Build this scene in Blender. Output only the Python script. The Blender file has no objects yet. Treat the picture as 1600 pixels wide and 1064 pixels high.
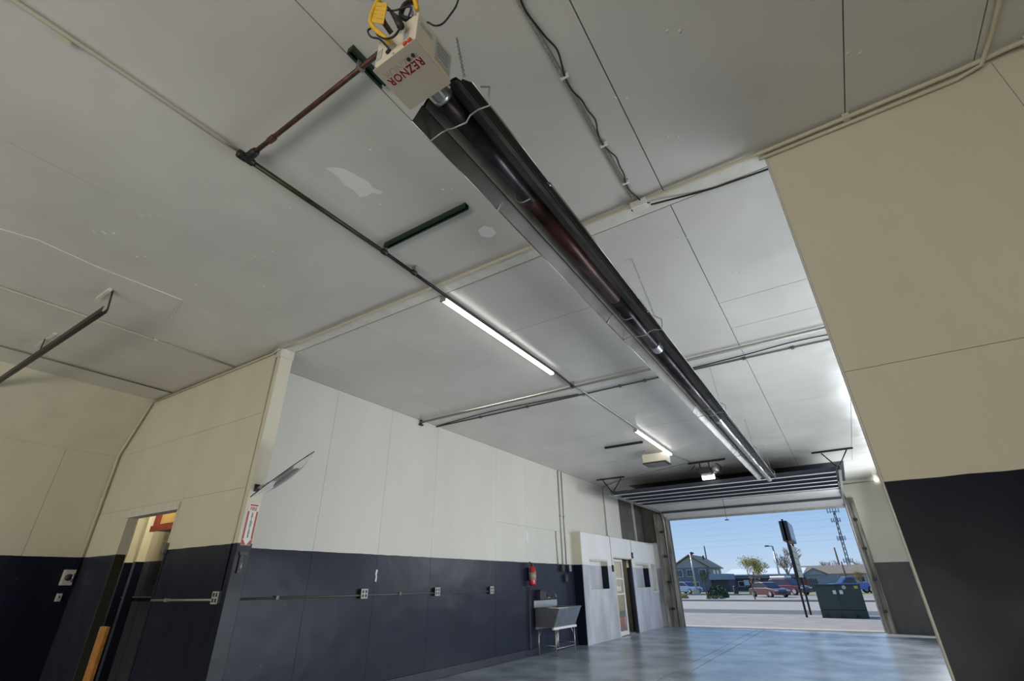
import bpy, bmesh, math, random
from mathutils import Vector, Matrix
random.seed(7)
C = bpy.context.scene.collection
PI = math.pi
# ------------------------------------------------------------------ camera, world, sun, lights, exposure
YAW, PITCH, ROLL = -0.5667, 0.47506, -0.01404
cd = bpy.data.cameras.new('camera'); cam = bpy.data.objects.new('camera', cd); C.objects.link(cam)
f = Vector((math.sin(YAW)*math.cos(PITCH), math.cos(YAW)*math.cos(PITCH), math.sin(PITCH)))
r0 = Vector((math.cos(YAW), -math.sin(YAW), 0)); u0 = r0.cross(f)
rv = r0*math.cos(ROLL)+u0*math.sin(ROLL); uv = -r0*math.sin(ROLL)+u0*math.cos(ROLL)
M = Matrix((rv, uv, -f)).transposed().to_4x4(); M.translation = Vector((0, 0, 1.335))
cam.matrix_world = M
cd.sensor_width = 36; cd.lens = 740.3*36/1600; cd.clip_end = 800; cd.clip_start = 0.05
bpy.context.scene.camera = cam
vs = bpy.context.scene.view_settings
bpy.context.scene.display_settings.display_device = 'sRGB'
vs.view_transform = 'Standard'; vs.look = 'None'; vs.gamma = 1; vs.use_curve_mapping = False
vs.exposure = 0.0

w = bpy.data.worlds.new('sky'); bpy.context.scene.world = w; w.use_nodes = True
nt = w.node_tree; bg = nt.nodes['Background']
tc = nt.nodes.new('ShaderNodeTexCoord'); sx = nt.nodes.new('ShaderNodeSeparateXYZ'); rp = nt.nodes.new('ShaderNodeValToRGB')
nt.links.new(tc.outputs['Generated'], sx.inputs[0]); nt.links.new(sx.outputs['Z'], rp.inputs[0]); nt.links.new(rp.outputs[0], bg.inputs['Color'])
e = rp.color_ramp.elements
e[0].position = 0.0; e[0].color = (.55, .68, .82, 1)
e[1].position = 1.0; e[1].color = (.12, .29, .66, 1)
for p_, c_ in ((.05, (.44, .61, .84, 1)), (.13, (.29, .50, .80, 1)), (.3, (.19, .40, .75, 1))):
    q = e.new(p_); q.color = c_
bg.inputs['Strength'].default_value = 1.0

def light(name, kind, loc, direction, energy, color, size=None, size_y=None):
    l = bpy.data.lights.new(name, kind); l.energy = energy; l.color = color
    if kind == 'AREA':
        l.shape = 'RECTANGLE'; l.size = size; l.size_y = size_y
    o = bpy.data.objects.new(name, l); C.objects.link(o); o.location = loc
    o.rotation_euler = Vector(direction).to_track_quat('-Z', 'Y').to_euler()
    return o
s = light('sun', 'SUN', (30, 30, 40), (.80, -.20, -.56), 5.0, (1, .94, .85)); s.data.angle = .01
light('rear_fill', 'AREA', (-3.0, -5.4, .25), (-.22, .42, .8), 600, (1, .95, .86), 10, 3.4)  # unseen fill added behind the camera; no doorway is built there
light('left_fill', 'AREA', (-7.6, -3.2, 1.9), (-.62, .7, -.16), 45, (1, .93, .80), 1.2, 1.2)  # added fill to lift the left wall, no fixture
light('bay_side_fill', 'AREA', (2.5, 14.8, 2.35), (-1, -.5, .22), 350, (.90, .95, 1), 5.2, 1.6)  # added fill hidden in the bay; its right wall has no opening
light('bay_side_fill_near', 'AREA', (2.5, 8.4, 1.1), (-1, .05, .22), 390, (.90, .95, 1), 8, 2.0)  # second added bay fill, lifts the nearer wall and ceiling
light('alcove_lamp', 'AREA', (-9.0, 3.45, 3.3), (-0.5, .35, -1), 36, (1, .90, .66), .5, .2)

light('booth_fill', 'AREA', (-6.8, 15.6, 2.3), (0, 0, -1), 14, (1, .93, .80), .4, .4)  # added to brighten the booth interior, no fixture

# ------------------------------------------------------------------ materials
def mat(name, color, rough=.5, metal=0, noise=0, nscale=3, bump=0, bscale=8, emis=None, estr=0, coat=0, spec=None, stain=None, trans=0, alpha=None):
    m = bpy.data.materials.new(name); m.use_nodes = True; n = m.node_tree; b = n.nodes['Principled BSDF']
    b.inputs['Base Color'].default_value = (*color, 1); b.inputs['Roughness'].default_value = rough; b.inputs['Metallic'].default_value = metal
    if spec is not None: b.inputs['Specular IOR Level'].default_value = spec
    if coat: b.inputs['Coat Weight'].default_value = coat
    if trans: b.inputs['Transmission Weight'].default_value = trans; b.inputs['IOR'].default_value = 1.1
    geo = n.nodes.new('ShaderNodeNewGeometry')
    if noise:
        t = n.nodes.new('ShaderNodeTexNoise'); t.inputs['Scale'].default_value = nscale; t.inputs['Detail'].default_value = 5
        n.links.new(geo.outputs['Position'], t.inputs['Vector'])
        r = n.nodes.new('ShaderNodeValToRGB'); n.links.new(t.outputs['Fac'], r.inputs[0])
        a = r.color_ramp.elements
        a[0].position = .3; a[1].position = .7
        a[0].color = (*[max(0, c*(1-noise)) for c in color], 1); a[1].color = (*[min(1, c*(1+noise)) for c in color], 1)
        if stain: a[0].color = (*stain, 1)
        n.links.new(r.outputs[0], b.inputs['Base Color'])
    if bump:
        t2 = n.nodes.new('ShaderNodeTexNoise'); t2.inputs['Scale'].default_value = bscale; t2.inputs['Detail'].default_value = 3
        n.links.new(geo.outputs['Position'], t2.inputs['Vector'])
        bp = n.nodes.new('ShaderNodeBump'); bp.inputs['Strength'].default_value = 1; bp.inputs['Distance'].default_value = bump
        n.links.new(t2.outputs['Fac'], bp.inputs['Height']); n.links.new(bp.outputs[0], b.inputs['Normal'])
    if emis:
        b.inputs['Emission Color'].default_value = (*emis, 1); b.inputs['Emission Strength'].default_value = estr
    return m

def two_tone(name, cream, navy, level=1.765, rough=.42, sheen=.42):
    """wall paint: cream above the paint line, navy below; scuffs in the navy"""
    m = bpy.data.materials.new(name); m.use_nodes = True; n = m.node_tree; b = n.nodes['Principled BSDF']; L = n.links.new
    geo = n.nodes.new('ShaderNodeNewGeometry'); sp = n.nodes.new('ShaderNodeSeparateXYZ'); L(geo.outputs['Position'], sp.inputs[0])
    no = n.nodes.new('ShaderNodeTexNoise'); no.inputs['Scale'].default_value = 6; L(geo.outputs['Position'], no.inputs['Vector'])
    ad = n.nodes.new('ShaderNodeMath'); ad.operation = 'MULTIPLY_ADD'; L(no.outputs['Fac'], ad.inputs[0]); ad.inputs[1].default_value = .012; L(sp.outputs['Z'], ad.inputs[2])
    gt = n.nodes.new('ShaderNodeMath'); gt.operation = 'GREATER_THAN'; L(ad.outputs[0], gt.inputs[0]); gt.inputs[1].default_value = level+.006
    def var(col, scale, lo, hi, amt):
        t = n.nodes.new('ShaderNodeTexNoise'); t.inputs['Scale'].default_value = scale; t.inputs['Detail'].default_value = 6; t.inputs['Roughness'].default_value = .65
        mp = n.nodes.new('ShaderNodeMapping'); mp.inputs['Scale'].default_value = (1, 1, .35); L(geo.outputs['Position'], mp.inputs[0]); L(mp.outputs[0], t.inputs['Vector'])
        r = n.nodes.new('ShaderNodeValToRGB'); L(t.outputs['Fac'], r.inputs[0]); a = r.color_ramp.elements
        a[0].position = lo; a[1].position = hi
        a[0].color = (*[c*(1-amt) for c in col], 1); a[1].color = (*[min(1, c*(1+amt)) for c in col], 1)
        return r
    rc = var(cream, 1.2, .3, .7, .05); rn = var(navy, 2.0, .3, .75, .28)
    # pale chips in the navy
    t3 = n.nodes.new('ShaderNodeTexNoise'); t3.inputs['Scale'].default_value = 24; t3.inputs['Detail'].default_value = 8; L(geo.outputs['Position'], t3.inputs['Vector'])
    g3 = n.nodes.new('ShaderNodeMath'); g3.operation = 'GREATER_THAN'; g3.inputs[1].default_value = .75; L(t3.outputs['Fac'], g3.inputs[0])
    mx0 = n.nodes.new('ShaderNodeMixRGB'); L(g3.outputs[0], mx0.inputs[0]); L(rn.outputs[0], mx0.inputs[1]); mx0.inputs[2].default_value = (.16, .15, .13, 1)
    mx = n.nodes.new('ShaderNodeMixRGB'); L(gt.outputs[0], mx.inputs[0]); L(mx0.outputs[0], mx.inputs[1]); L(rc.outputs[0], mx.inputs[2])
    L(mx.outputs[0], b.inputs['Base Color'])
    rr = n.nodes.new('ShaderNodeMapRange'); L(gt.outputs[0], rr.inputs[0]); rr.inputs[3].default_value = .33; rr.inputs[4].default_value = rough+.1
    L(rr.outputs[0], b.inputs['Roughness'])
    sl = n.nodes.new('ShaderNodeMapRange'); L(gt.outputs[0], sl.inputs[0]); sl.inputs[3].default_value = .22; sl.inputs[4].default_value = .4; L(sl.outputs[0], b.inputs['Specular IOR Level'])
    sh = n.nodes.new('ShaderNodeMapRange'); L(gt.outputs[0], sh.inputs[0]); sh.inputs[3].default_value = sheen; sh.inputs[4].default_value = 0
    L(sh.outputs[0], b.inputs['Sheen Weight']); b.inputs['Sheen Roughness'].default_value = .35; b.inputs['Sheen Tint'].default_value = (.75, .82, 1, 1)
    t2 = n.nodes.new('ShaderNodeTexNoise'); t2.inputs['Scale'].default_value = 1.6; L(geo.outputs['Position'], t2.inputs['Vector'])
    bp = n.nodes.new('ShaderNodeBump'); bp.inputs['Strength'].default_value = 1; bp.inputs['Distance'].default_value = .02
    L(t2.outputs['Fac'], bp.inputs['Height']); L(bp.outputs[0], b.inputs['Normal'])
    return m

CREAM = (.67, .635, .51)
PAINT = two_tone('two_tone_wall_paint', CREAM, (.008, .010, .024))
PAINTL = two_tone('bay_wall_paint', (.68, .665, .60), (.010, .013, .032), sheen=.6)
PAINTB = two_tone('booth_paint_sky_sheen', (.82, .82, .81), (.54, .56, .61))  # pale lower tone: sky reflected in the dark paint, put into the colour
PAINTG = two_tone('end_wall_paint', (.70, .68, .56), (.085, .085, .088))
CEIL = mat('ceiling_semi_gloss_paint', (.60, .59, .55), .30, noise=.07, nscale=.9, bump=.07, bscale=.75)
BASE = mat('dark_joint', (.10, .095, .08), .9)
TRIMW = mat('off_white_trim', (.66, .64, .57), .5, noise=.08, nscale=9)
PATCHW = mat('white_patching_compound', (.78, .77, .74), .8)
CONCRETE = mat('worn_sealed_concrete', (.33, .37, .43), .26, noise=.42, nscale=1.3, bump=.006, bscale=3, spec=.6)
APRON = mat('pale_apron_concrete', (.42, .40, .37), .8, noise=.1, nscale=5)
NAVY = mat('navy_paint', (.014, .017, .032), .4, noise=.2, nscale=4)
CREAMP = mat('cream_paint', CREAM, .5, noise=.05, nscale=3)
BLACKST = mat('black_steel', (.02, .02, .02), .45, .3)
OLIVE = mat('dark_olive_gas_pipe', (.035, .033, .018), .4, .3, noise=.4, nscale=9)
RUST = mat('rusty_brown_pipe', (.085, .035, .02), .5, .3, noise=.5, nscale=16)
GREEN = mat('dark_green_strut', (.012, .035, .018), .45, .2)
GALV = mat('galvanised_steel', (.42, .42, .41), .4, .8, noise=.15, nscale=14)
ALU = mat('aluminised_steel', (.55, .55, .54), .3, .9, noise=.15, nscale=5)
REFL = mat('bright_reflector_sheet', (.20, .20, .195), .42, .8, noise=.3, nscale=3)
REFLD = mat('dark_reflector_sheet', (.085, .08, .072), .45, .6, noise=.35, nscale=3)  # nearer sections, darker than the far sheet
REFLSTRIP = mat('grey_beige_reflection', (.25, .24, .215), .45, .2, noise=.3, nscale=4)  # reflected light inside the heater reflector, put into the colour
TUBED = mat('scorched_tube', (.035, .03, .035), .32, .7, noise=.8, nscale=6)
TUBER = mat('reddish_heat_stained_tube', (.050, .020, .016), .4, .6, noise=.7, nscale=4)
BOXC = mat('cream_enamel', (.72, .66, .52), .45)
BOXB = mat('taupe_enamel', (.46, .41, .33), .5)
RED = mat('dark_red_print', (.20, .008, .015), .5)
PINKE = mat('pale_print_edge', (.70, .55, .50), .6)
SHADOWP = mat('olive_print', (.36, .33, .22), .6)
LABELG = mat('silver_label', (.42, .44, .45), .4, noise=.2, nscale=90)
LABELY = mat('tan_label_band', (.50, .36, .20), .6)
SWR = mat('orange_red_switch', (.65, .09, .03), .4)
YEL = mat('yellow_flex', (.80, .47, .02), .45)
CORD = mat('black_rubber', (.012, .012, .014), .5)
WHITEM = mat('white_enamel', (.80, .80, .78), .35)
LEDM = mat('led_diffuser', (.9, .9, .9), .4, emis=(1, .98, .94), estr=9)
LAMPW = mat('small_lamp_lens', (.9, .9, .9), .4, emis=(1, .97, .9), estr=3)
GLASS = mat('clear_glass', (.9, .95, .95), .04, trans=.9)
MIRROR = mat('mirror_acrylic', (.86, .88, .88), .06, 1)
CLEAR = mat('clear_acrylic', (.95, .96, .96), .03, trans=.97)
MIRD = mat('smoked_mirror_back', (.10, .10, .11), .3, .3)
SIGNW = mat('sign_white', (.78, .76, .72), .5)
SIGNR = mat('sign_red', (.42, .05, .05), .5)
INK = mat('black_ink', (.02, .02, .02), .6)
STAIN = mat('stainless_steel', (.50, .51, .52), .28, .9, noise=.12, nscale=8)
EXTR = mat('extinguisher_red', (.45, .015, .02), .25, coat=.4)
WOOD = mat('orange_pine', (.50, .23, .06), .5, noise=.25, nscale=14)
CABW = mat('yellow_plywood', (.42, .28, .10), .5, noise=.12, nscale=6)
CABR = mat('red_brown_wood', (.20, .035, .022), .45, noise=.2, nscale=9)
TIMBER = mat('weathered_timber', (.28, .265, .23), .8, noise=.35, nscale=9, stain=(.07, .063, .055))
_t = TIMBER.node_tree; _tx = [n for n in _t.nodes if n.type == 'TEX_NOISE'][0]; _mp = _t.nodes.new('ShaderNodeMapping'); _mp.inputs['Scale'].default_value = (1, 1, .12)
_g = [n for n in _t.nodes if n.type == 'NEW_GEOMETRY'][0]; _t.links.new(_g.outputs['Position'], _mp.inputs[0]); _t.links.new(_mp.outputs[0], _tx.inputs['Vector'])
PANELD = mat('dirty_grey_panel', (.12, .115, .10), .5, noise=.35, nscale=1.5)
DOORL = mat('pale_door_section', (.55, .54, .52), .45, noise=.06)
DOORD = mat('shaded_door_section', (.035, .04, .06), .45, noise=.15)  # backlit shade on stored sections and rib webs put into the colour
RIBF = mat('lit_rib_flange', (.62, .63, .66), .4)  # floor light on the flange undersides put into the colour
PLASTD = mat('charcoal_plastic', (.03, .03, .035), .5)
# exterior
ROAD = mat('asphalt', (.13, .135, .14), .9, noise=.15, nscale=3)
ROADP = mat('sunned_pale_pavement', (.37, .335, .30), .9, noise=.08, nscale=2)
GRAVEL = mat('gravel_verge', (.36, .33, .28), .95, noise=.35, nscale=4)
GRASS = mat('dry_grass', (.27, .29, .13), .95, noise=.3, nscale=1)
LOT = mat('parking_asphalt', (.30, .29, .28), .9, noise=.12, nscale=1)
KERB = mat('kerb', (.20, .195, .19), .9)
SIDING = mat('blue_grey_siding', (.14, .15, .20), .8)
GABLE = mat('pale_grey_siding', (.30, .31, .33), .8)
TANS = mat('tan_siding', (.46, .42, .31), .8)
ROOF = mat('brown_shingle', (.24, .20, .15), .9, noise=.15, nscale=2)
ROOFW = mat('white_flat_roof', (.75, .77, .80), .6)
WGL = mat('dark_window_glass', (.05, .06, .08), .1)
WFR = mat('white_window_frame', (.65, .66, .68), .5)
BRICK = mat('dark_brown_wall', (.10, .085, .09), .9)
BARK = mat('grey_brown_bark', (.14, .11, .085), .9)
LEAF = mat('yellow_green_leaf', (.42, .40, .10), .8, noise=.4, nscale=1.5)
LEAFD = mat('dark_green_leaf', (.06, .085, .035), .8, noise=.4, nscale=3)
TWIG = mat('bare_twigs', (.23, .19, .16), .9)
TWIGO = mat('ochre_twigs', (.36, .25, .10), .9)
TGREEN = mat('utility_green', (.035, .065, .055), .45, noise=.08, nscale=2)
CARR = mat('maroon_car_paint', (.10, .028, .034), .25, coat=.6)
CARB = mat('burgundy_car_paint', (.09, .012, .035), .25, coat=.6)
CARBL = mat('bright_blue_car_paint', (.05, .13, .50), .25, coat=.6)
CARLB = mat('pale_blue_car_paint', (.22, .30, .50), .25, coat=.6)
CARGL = mat('car_glass', (.03, .04, .06), .08)
TYRE = mat('tyre_rubber', (.02, .02, .02), .8)
HUB = mat('wheel_rim', (.5, .5, .5), .3, .8)

# ------------------------------------------------------------------ helpers
def box(bm, x0, x1, y0, y1, z0, z1):
    v = [bm.verts.new(p) for p in ((x0,y0,z0),(x1,y0,z0),(x1,y1,z0),(x0,y1,z0),(x0,y0,z1),(x1,y0,z1),(x1,y1,z1),(x0,y1,z1))]
    for q in ((0,3,2,1),(4,5,6,7),(0,1,5,4),(1,2,6,5),(2,3,7,6),(3,0,4,7)): bm.faces.new([v[i] for i in q])
def obox(bm, c, ax, ay, az, hx, hy, hz):
    c = Vector(c); v = []
    for sz in (-1, 1):
        for sx_, sy_ in ((-1,-1),(1,-1),(1,1),(-1,1)): v.append(bm.verts.new(c+ax*hx*sx_+ay*hy*sy_+az*hz*sz))
    for q in ((0,3,2,1),(4,5,6,7),(0,1,5,4),(1,2,6,5),(2,3,7,6),(3,0,4,7)): bm.faces.new([v[i] for i in q])
def tube(bm, pts, r, n=8, cap=True):
    pts = [Vector(p) for p in pts]; rings = []
    rad = r if isinstance(r, (list, tuple)) else [r]*len(pts)
    prev = None
    for i, p in enumerate(pts):
        d = (pts[min(i+1, len(pts)-1)]-pts[max(i-1, 0)])
        if d.length < 1e-9: d = Vector((0, 0, 1))
        d.normalize()
        if prev is None:
            a = d.cross(Vector((0, 0, 1)))
            if a.length < .1: a = d.cross(Vector((1, 0, 0)))
        else:
            a = prev-d*prev.dot(d)
        a.normalize(); prev = a; b = d.cross(a)
        rings.append([bm.verts.new(p+(a*math.cos(2*PI*k/n)+b*math.sin(2*PI*k/n))*rad[i]) for k in range(n)])
    for i in range(len(rings)-1):
        for k in range(n): bm.faces.new((rings[i][k], rings[i][(k+1)%n], rings[i+1][(k+1)%n], rings[i+1][k]))
    if cap:
        bm.faces.new(rings[0][::-1]); bm.faces.new(rings[-1])
def smooth_path(pts, k=5):
    P = [Vector(p) for p in pts]; out = []
    for i in range(len(P)-1):
        p0, p1, p2, p3 = P[max(i-1,0)], P[i], P[i+1], P[min(i+2,len(P)-1)]
        for j in range(k):
            t = j/k
            out.append(.5*((2*p1)+(-p0+p2)*t+(2*p0-5*p1+4*p2-p3)*t*t+(-p0+3*p1-3*p2+p3)*t**3))
    out.append(P[-1]); return out
def lathe(bm, prof, c=(0,0,0), axis='z', n=16):
    c = Vector(c); rings = []
    for r, h in prof:
        ring = []
        for k in range(n):
            a = 2*PI*k/n; x, y = r*math.cos(a), r*math.sin(a)
            p = {'z': (x, y, h), 'y': (x, h, -y), 'x': (h, x, y)}[axis]
            ring.append(bm.verts.new(c+Vector(p)))
        rings.append(ring)
    for i in range(len(rings)-1):
        for k in range(n): bm.faces.new((rings[i][k], rings[i][(k+1)%n], rings[i+1][(k+1)%n], rings[i+1][k]))
    bm.faces.new(rings[0][::-1]); bm.faces.new(rings[-1])
def prism(bm, prof, axis, a, b):
    """closed 2-D profile extruded along axis from a to b"""
    def P(u, v, t): return {'x': (t, u, v), 'y': (u, t, v), 'z': (u, v, t)}[axis]
    A = [bm.verts.new(P(u, v, a)) for u, v in prof]; B = [bm.verts.new(P(u, v, b)) for u, v in prof]
    n = len(prof)
    for i in range(n): bm.faces.new((A[i], A[(i+1)%n], B[(i+1)%n], B[i]))
    bm.faces.new(A[::-1]); bm.faces.new(B)
def sheet(bm, prof, t, axis, a, b):
    """open profile (u,v) thickened by t and extruded"""
    n = len(prof); off = []
    for i in range(n):
        d = Vector(prof[min(i+1,n-1)])-Vector(prof[max(i-1,0)]); d.normalize(); off.append((prof[i][0]-d.y*t, prof[i][1]+d.x*t))
    prism(bm, list(prof)+off[::-1], axis, a, b)
def obj(name, bm, m, parent=None, smooth=False, bevel=0):
    bmesh.ops.recalc_face_normals(bm, faces=bm.faces[:])
    me = bpy.data.meshes.new(name); bm.to_mesh(me); bm.free()
    for mm in (m if isinstance(m, (list, tuple)) else [m]): me.materials.append(mm)
    if smooth:
        for p in me.polygons: p.use_smooth = True
    o = bpy.data.objects.new(name, me); C.objects.link(o)
    if parent:
        o.parent = parent; o.matrix_parent_inverse = Matrix.Translation(-parent.location)
        if parent.parent: o.matrix_parent_inverse = Matrix.Translation(-(parent.matrix_parent_inverse.translation*0+parent.location))
    if bevel:
        md = o.modifiers.new('bevel', 'BEVEL'); md.width = bevel; md.segments = 2; md.limit_method = 'ANGLE'
    return o
def new(): return bmesh.new()
def B(name, m, parent, x0, x1, y0, y1, z0, z1, bevel=0):
    bm = new(); box(bm, x0, x1, y0, y1, z0, z1); return obj(name, bm, m, parent, bevel=bevel)
def T(name, m, parent, pts, r, n=8, smooth=True, curve=0):
    bm = new(); tube(bm, smooth_path(pts, curve) if curve else pts, r, n); return obj(name, bm, m, parent, smooth)
def tag(o, label, cat, group=None):
    o['label'] = label; o['category'] = cat
    if group: o['group'] = group
    return o
def thing(name, label, cat, loc, group=None):
    o = bpy.data.objects.new(name, None); C.objects.link(o); o.location = loc; o.empty_display_size = .1
    return tag(o, label, cat, group)
def struct(o): o['kind'] = 'structure'; return o
def text(name, body, m, parent, size, loc, xdir, ydir, depth=.0015, bold=0, spacing=1, sx_=1):
    cu = bpy.data.curves.new(name, 'FONT'); cu.body = body; cu.size = size; cu.extrude = depth; cu.offset = bold
    cu.align_x = 'CENTER'; cu.align_y = 'CENTER'; cu.space_character = spacing; cu.resolution_u = 3
    t = bpy.data.objects.new('tmp', cu); C.objects.link(t)
    dg = bpy.context.evaluated_depsgraph_get(); dg.update()
    me = bpy.data.meshes.new_from_object(t.evaluated_get(dg))
    bpy.data.objects.remove(t)
    X = Vector(xdir).normalized(); Y = Vector(ydir).normalized(); Z = X.cross(Y)
    mm = Matrix((X*sx_, Y, Z)).transposed().to_4x4(); mm.translation = Vector(loc)
    me.transform(mm); me.name = name; me.materials.clear(); me.materials.append(m)
    o = bpy.data.objects.new(name, me); C.objects.link(o)
    if parent: o.parent = parent; o.matrix_parent_inverse = Matrix.Translation(-parent.location)
    return o
def copy_tree(o, delta, label, parent=None):
    c = o.copy(); C.objects.link(c)
    if parent is None:
        c.location = o.location+Vector(delta); c['label'] = label
    else:
        mi = o.matrix_parent_inverse.copy(); c.parent = parent; c.matrix_parent_inverse = mi
    for ch in o.children: copy_tree(ch, delta, label, c)
    return c

def rect_minus(rect, holes):
    rs = [rect]
    for h in holes:
        out = []
        for (a0, a1, b0, b1) in rs:
            x0, x1, y0, y1 = max(a0, h[0]), min(a1, h[1]), max(b0, h[2]), min(b1, h[3])
            if x0 >= x1 or y0 >= y1: out.append((a0, a1, b0, b1)); continue
            if b0 < y0: out.append((a0, a1, b0, y0))
            if y1 < b1: out.append((a0, a1, y1, b1))
            if a0 < x0: out.append((a0, x0, y0, y1))
            if x1 < a1: out.append((x1, a1, y0, y1))
        rs = out
    return rs
def panels(parent, m, plane, c0, c1, us, vs_fn, holes=(), gap=None, name='panel'):
    """rows of sheets; plane 'x': (y,z) at x c0..c1, 'y': (x,z), 'z': (x,y)"""
    gap = gap or (.007 if plane == 'z' else .004)
    for i in range(len(us)-1):
        vs_ = vs_fn(i)
        for j in range(len(vs_)-1):
            bm = new(); n = 0
            for (a0, a1, b0, b1) in rect_minus((us[i]+gap/2, us[i+1]-gap/2, vs_[j]+gap/2, vs_[j+1]-gap/2), holes):
                n += 1
                if plane == 'x': box(bm, c0, c1, a0, a1, b0, b1)
                elif plane == 'y': box(bm, a0, a1, c0, c1, b0, b1)
                else: box(bm, a0, a1, b0, b1, c0, c1)
            if n: obj(name, bm, m, parent)
            else: bm.free()
def slab_holes(name, m, plane, c0, c1, rect, holes=()):
    bm = new()
    for (a0, a1, b0, b1) in rect_minus(rect, holes):
        if plane == 'x': box(bm, c0, c1, a0, a1, b0, b1)
        elif plane == 'y': box(bm, a0, a1, c0, c1, b0, b1)
        else: box(bm, a0, a1, b0, b1, c0, c1)
    return struct(obj(name, bm, m))

# ------------------------------------------------------------------ room shell
H = 4.086; Y1 = 3.042; XL = -6.05; Y2 = 18.45; XR = 2.62
# floor
fl = slab_holes('floor', BASE, 'z', -.30, -.012, (-10.6, 6, -7.2, Y2+.45))
panels(fl, CONCRETE, 'z', -.012, 0, [-9.5, XL+.0, -2.93, -2.70, 2.62], lambda i: [Y1, 8.0, Y2+.02] if i else [3.3, 4.4], gap=.018, name='slab')
panels(fl, CONCRETE, 'z', -.012, 0, [-9.5, -5.2, -1, 5.0], lambda i: [-7, -2, Y1], gap=.018, name='slab')
# ceiling
ce = slab_holes('ceiling', BASE, 'z', H+.014, H+.2, (-8.9, 5.2, -7.2, Y2+.3))
panels(ce, CEIL, 'z', H, H+.014, [-8.88, -8.25, -6.5, -5.3, -4.12, -2.91, -1.69, -.478, .744, 1.40, 2.62, 5.1], lambda i: [-6.9, -1.86, 3.03])
panels(ce, CEIL, 'z', H, H+.014, [XL, -5.31, -4.12, -2.91, -1.69, -.478, .744, XR],
       lambda i: [[3.2, 6.75, 11.63, 15.1], [3.2, 6.75, 9.19, 11.63, 14.07, 15.1], [3.2, 6.75, 9.19, 10.2, 11.63, 14.07, 15.1], [3.2, 4.32, 9.19, 14.07, 15.1], [3.2, 6.75, 11.63, 15.1], [3.2, 5.05, 5.75, 9.19, 14.07, 15.1], [3.2, 6.75, 11.63, 15.1]][i])
panels(ce, CEIL, 'z', H, H+.014, [XL, -5.31], lambda i: [15.1, Y2]); panels(ce, CEIL, 'z', H, H+.014, [.55, XR], lambda i: [15.1, Y2])
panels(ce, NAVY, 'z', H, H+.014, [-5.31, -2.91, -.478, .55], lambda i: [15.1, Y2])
# batten that covers the joint between the two ceilings
t1 = B('trim_1', TRIMW, None, -5.42, XR, 3.03, 3.17, H-.022, H+.01); struct(t1)
# left room: sloping upper wall and lower wall
bm = new(); prism(bm, [(-8.88, H), (-8.88, H+.2), (-9.75, 3.4), (-9.75, 3.25), (-9.5, 3.25)], 'y', -7.2, Y1+.1)
hip = struct(obj('wall_left_slope', bm, CREAMP))
wl = slab_holes('wall_left', BASE, 'x', -9.75, -9.514, (-7.2, Y1+.2, 0, 3.25))
panels(wl, PAINT, 'x', -9.514, -9.5, [-7.2, -.1, 1.12, 2.34, Y1], lambda i: [0, 3.25])
# wall facing the camera, left of the bay, with a tall doorway
DO = (-8.42, -7.0, -1, 2.30)
prof_cut = []
bm = new()
for (a0, a1, b0, b1) in rect_minus((-9.5, -5.44, 0, 3.25), [DO]): box(bm, a0, a1, Y1+.014, Y1+.10, b0, b1)
prism(bm, [(-9.5, 3.25), (-5.44, 3.25), (-5.44, H), (-8.88, H)], 'y', Y1+.014, Y1+.10)
wf = struct(obj('wall_facing_left', bm, BASE))
panels(wf, PAINT, 'y', Y1, Y1+.014, [-9.5, -8.22, -7.0, -5.44], lambda i: [0, 2.36, 3.25], holes=[DO], gap=.003)
bm = new(); prism(bm, [(-9.498, 3.252), (-7.0, 3.252), (-7.0, H), (-8.88, H)], 'y', Y1, Y1+.014); obj('panel', bm, PAINT, wf)
bm = new(); box(bm, -6.998, -5.44, Y1, Y1+.014, 3.252, H); obj('panel', bm, PAINT, wf)
# doorway lining: two jambs and a head
jb = B('trim_2', two_tone('worn_jamb_paint', CREAM, (.045, .042, .034)), None, -8.44, -8.40, Y1-.01, Y1+.11, 0, 2.32); struct(jb)
hd = B('trim_3', TRIMW, None, -8.46, -6.98, Y1-.025, Y1+.11, 2.235, 2.325); struct(hd)
jr = B('trim_4', PAINT, None, -7.03, -6.99, Y1-.006, Y1+.11, 0, 2.235); struct(jr)
# shallow room behind the doorway
ab = slab_holes('wall_alcove_back', BASE, 'y', 4.214, 4.40, (-12.0, XL-.22, 0, H))
panels(ab, PAINT, 'y', 4.20, 4.214, [-12, -11.25, -10.9, -10.1, -9.2, -8.3, XL-.22], lambda i: [0, H], gap=.012)
struct(B('wall_alcove_left', PAINT, None, -12.2, -12.0, Y1+.2, 4.4, 0, H)); struct(B('ceiling_alcove', CEIL, None, -12.2, XL-.2, Y1+.2, 4.4, 3.4, 3.5))
struct(B('wall_alcove_right', PAINT, None, XL-.22, XL-.16, Y1+.2, 4.21, 0, H)); struct(B('wall_alcove_front', PAINT, None, -12.2, -9.76, Y1+.02, Y1+.2, 0, H))
struct(B('floor_alcove', CONCRETE, None, -12.2, -9.55, Y1+.2, 4.21, -.1, 0))
for k, xx in enumerate((-10.85, -10.42)):
    o = B('trim_%d' % (5+k), PAINT, None, xx-.05, xx+.05, 4.07, 4.20, 0, 3.4); struct(o)
# steel column at the corner of the bay
col = struct(B('trim_7', PAINT, None, -5.50, -5.42, 3.015, 3.185, 0, H, bevel=.006))
B('top_plate', TRIMW, col, -5.49, -5.40, 2.99, 3.18, H-.13, H-.02)
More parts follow.
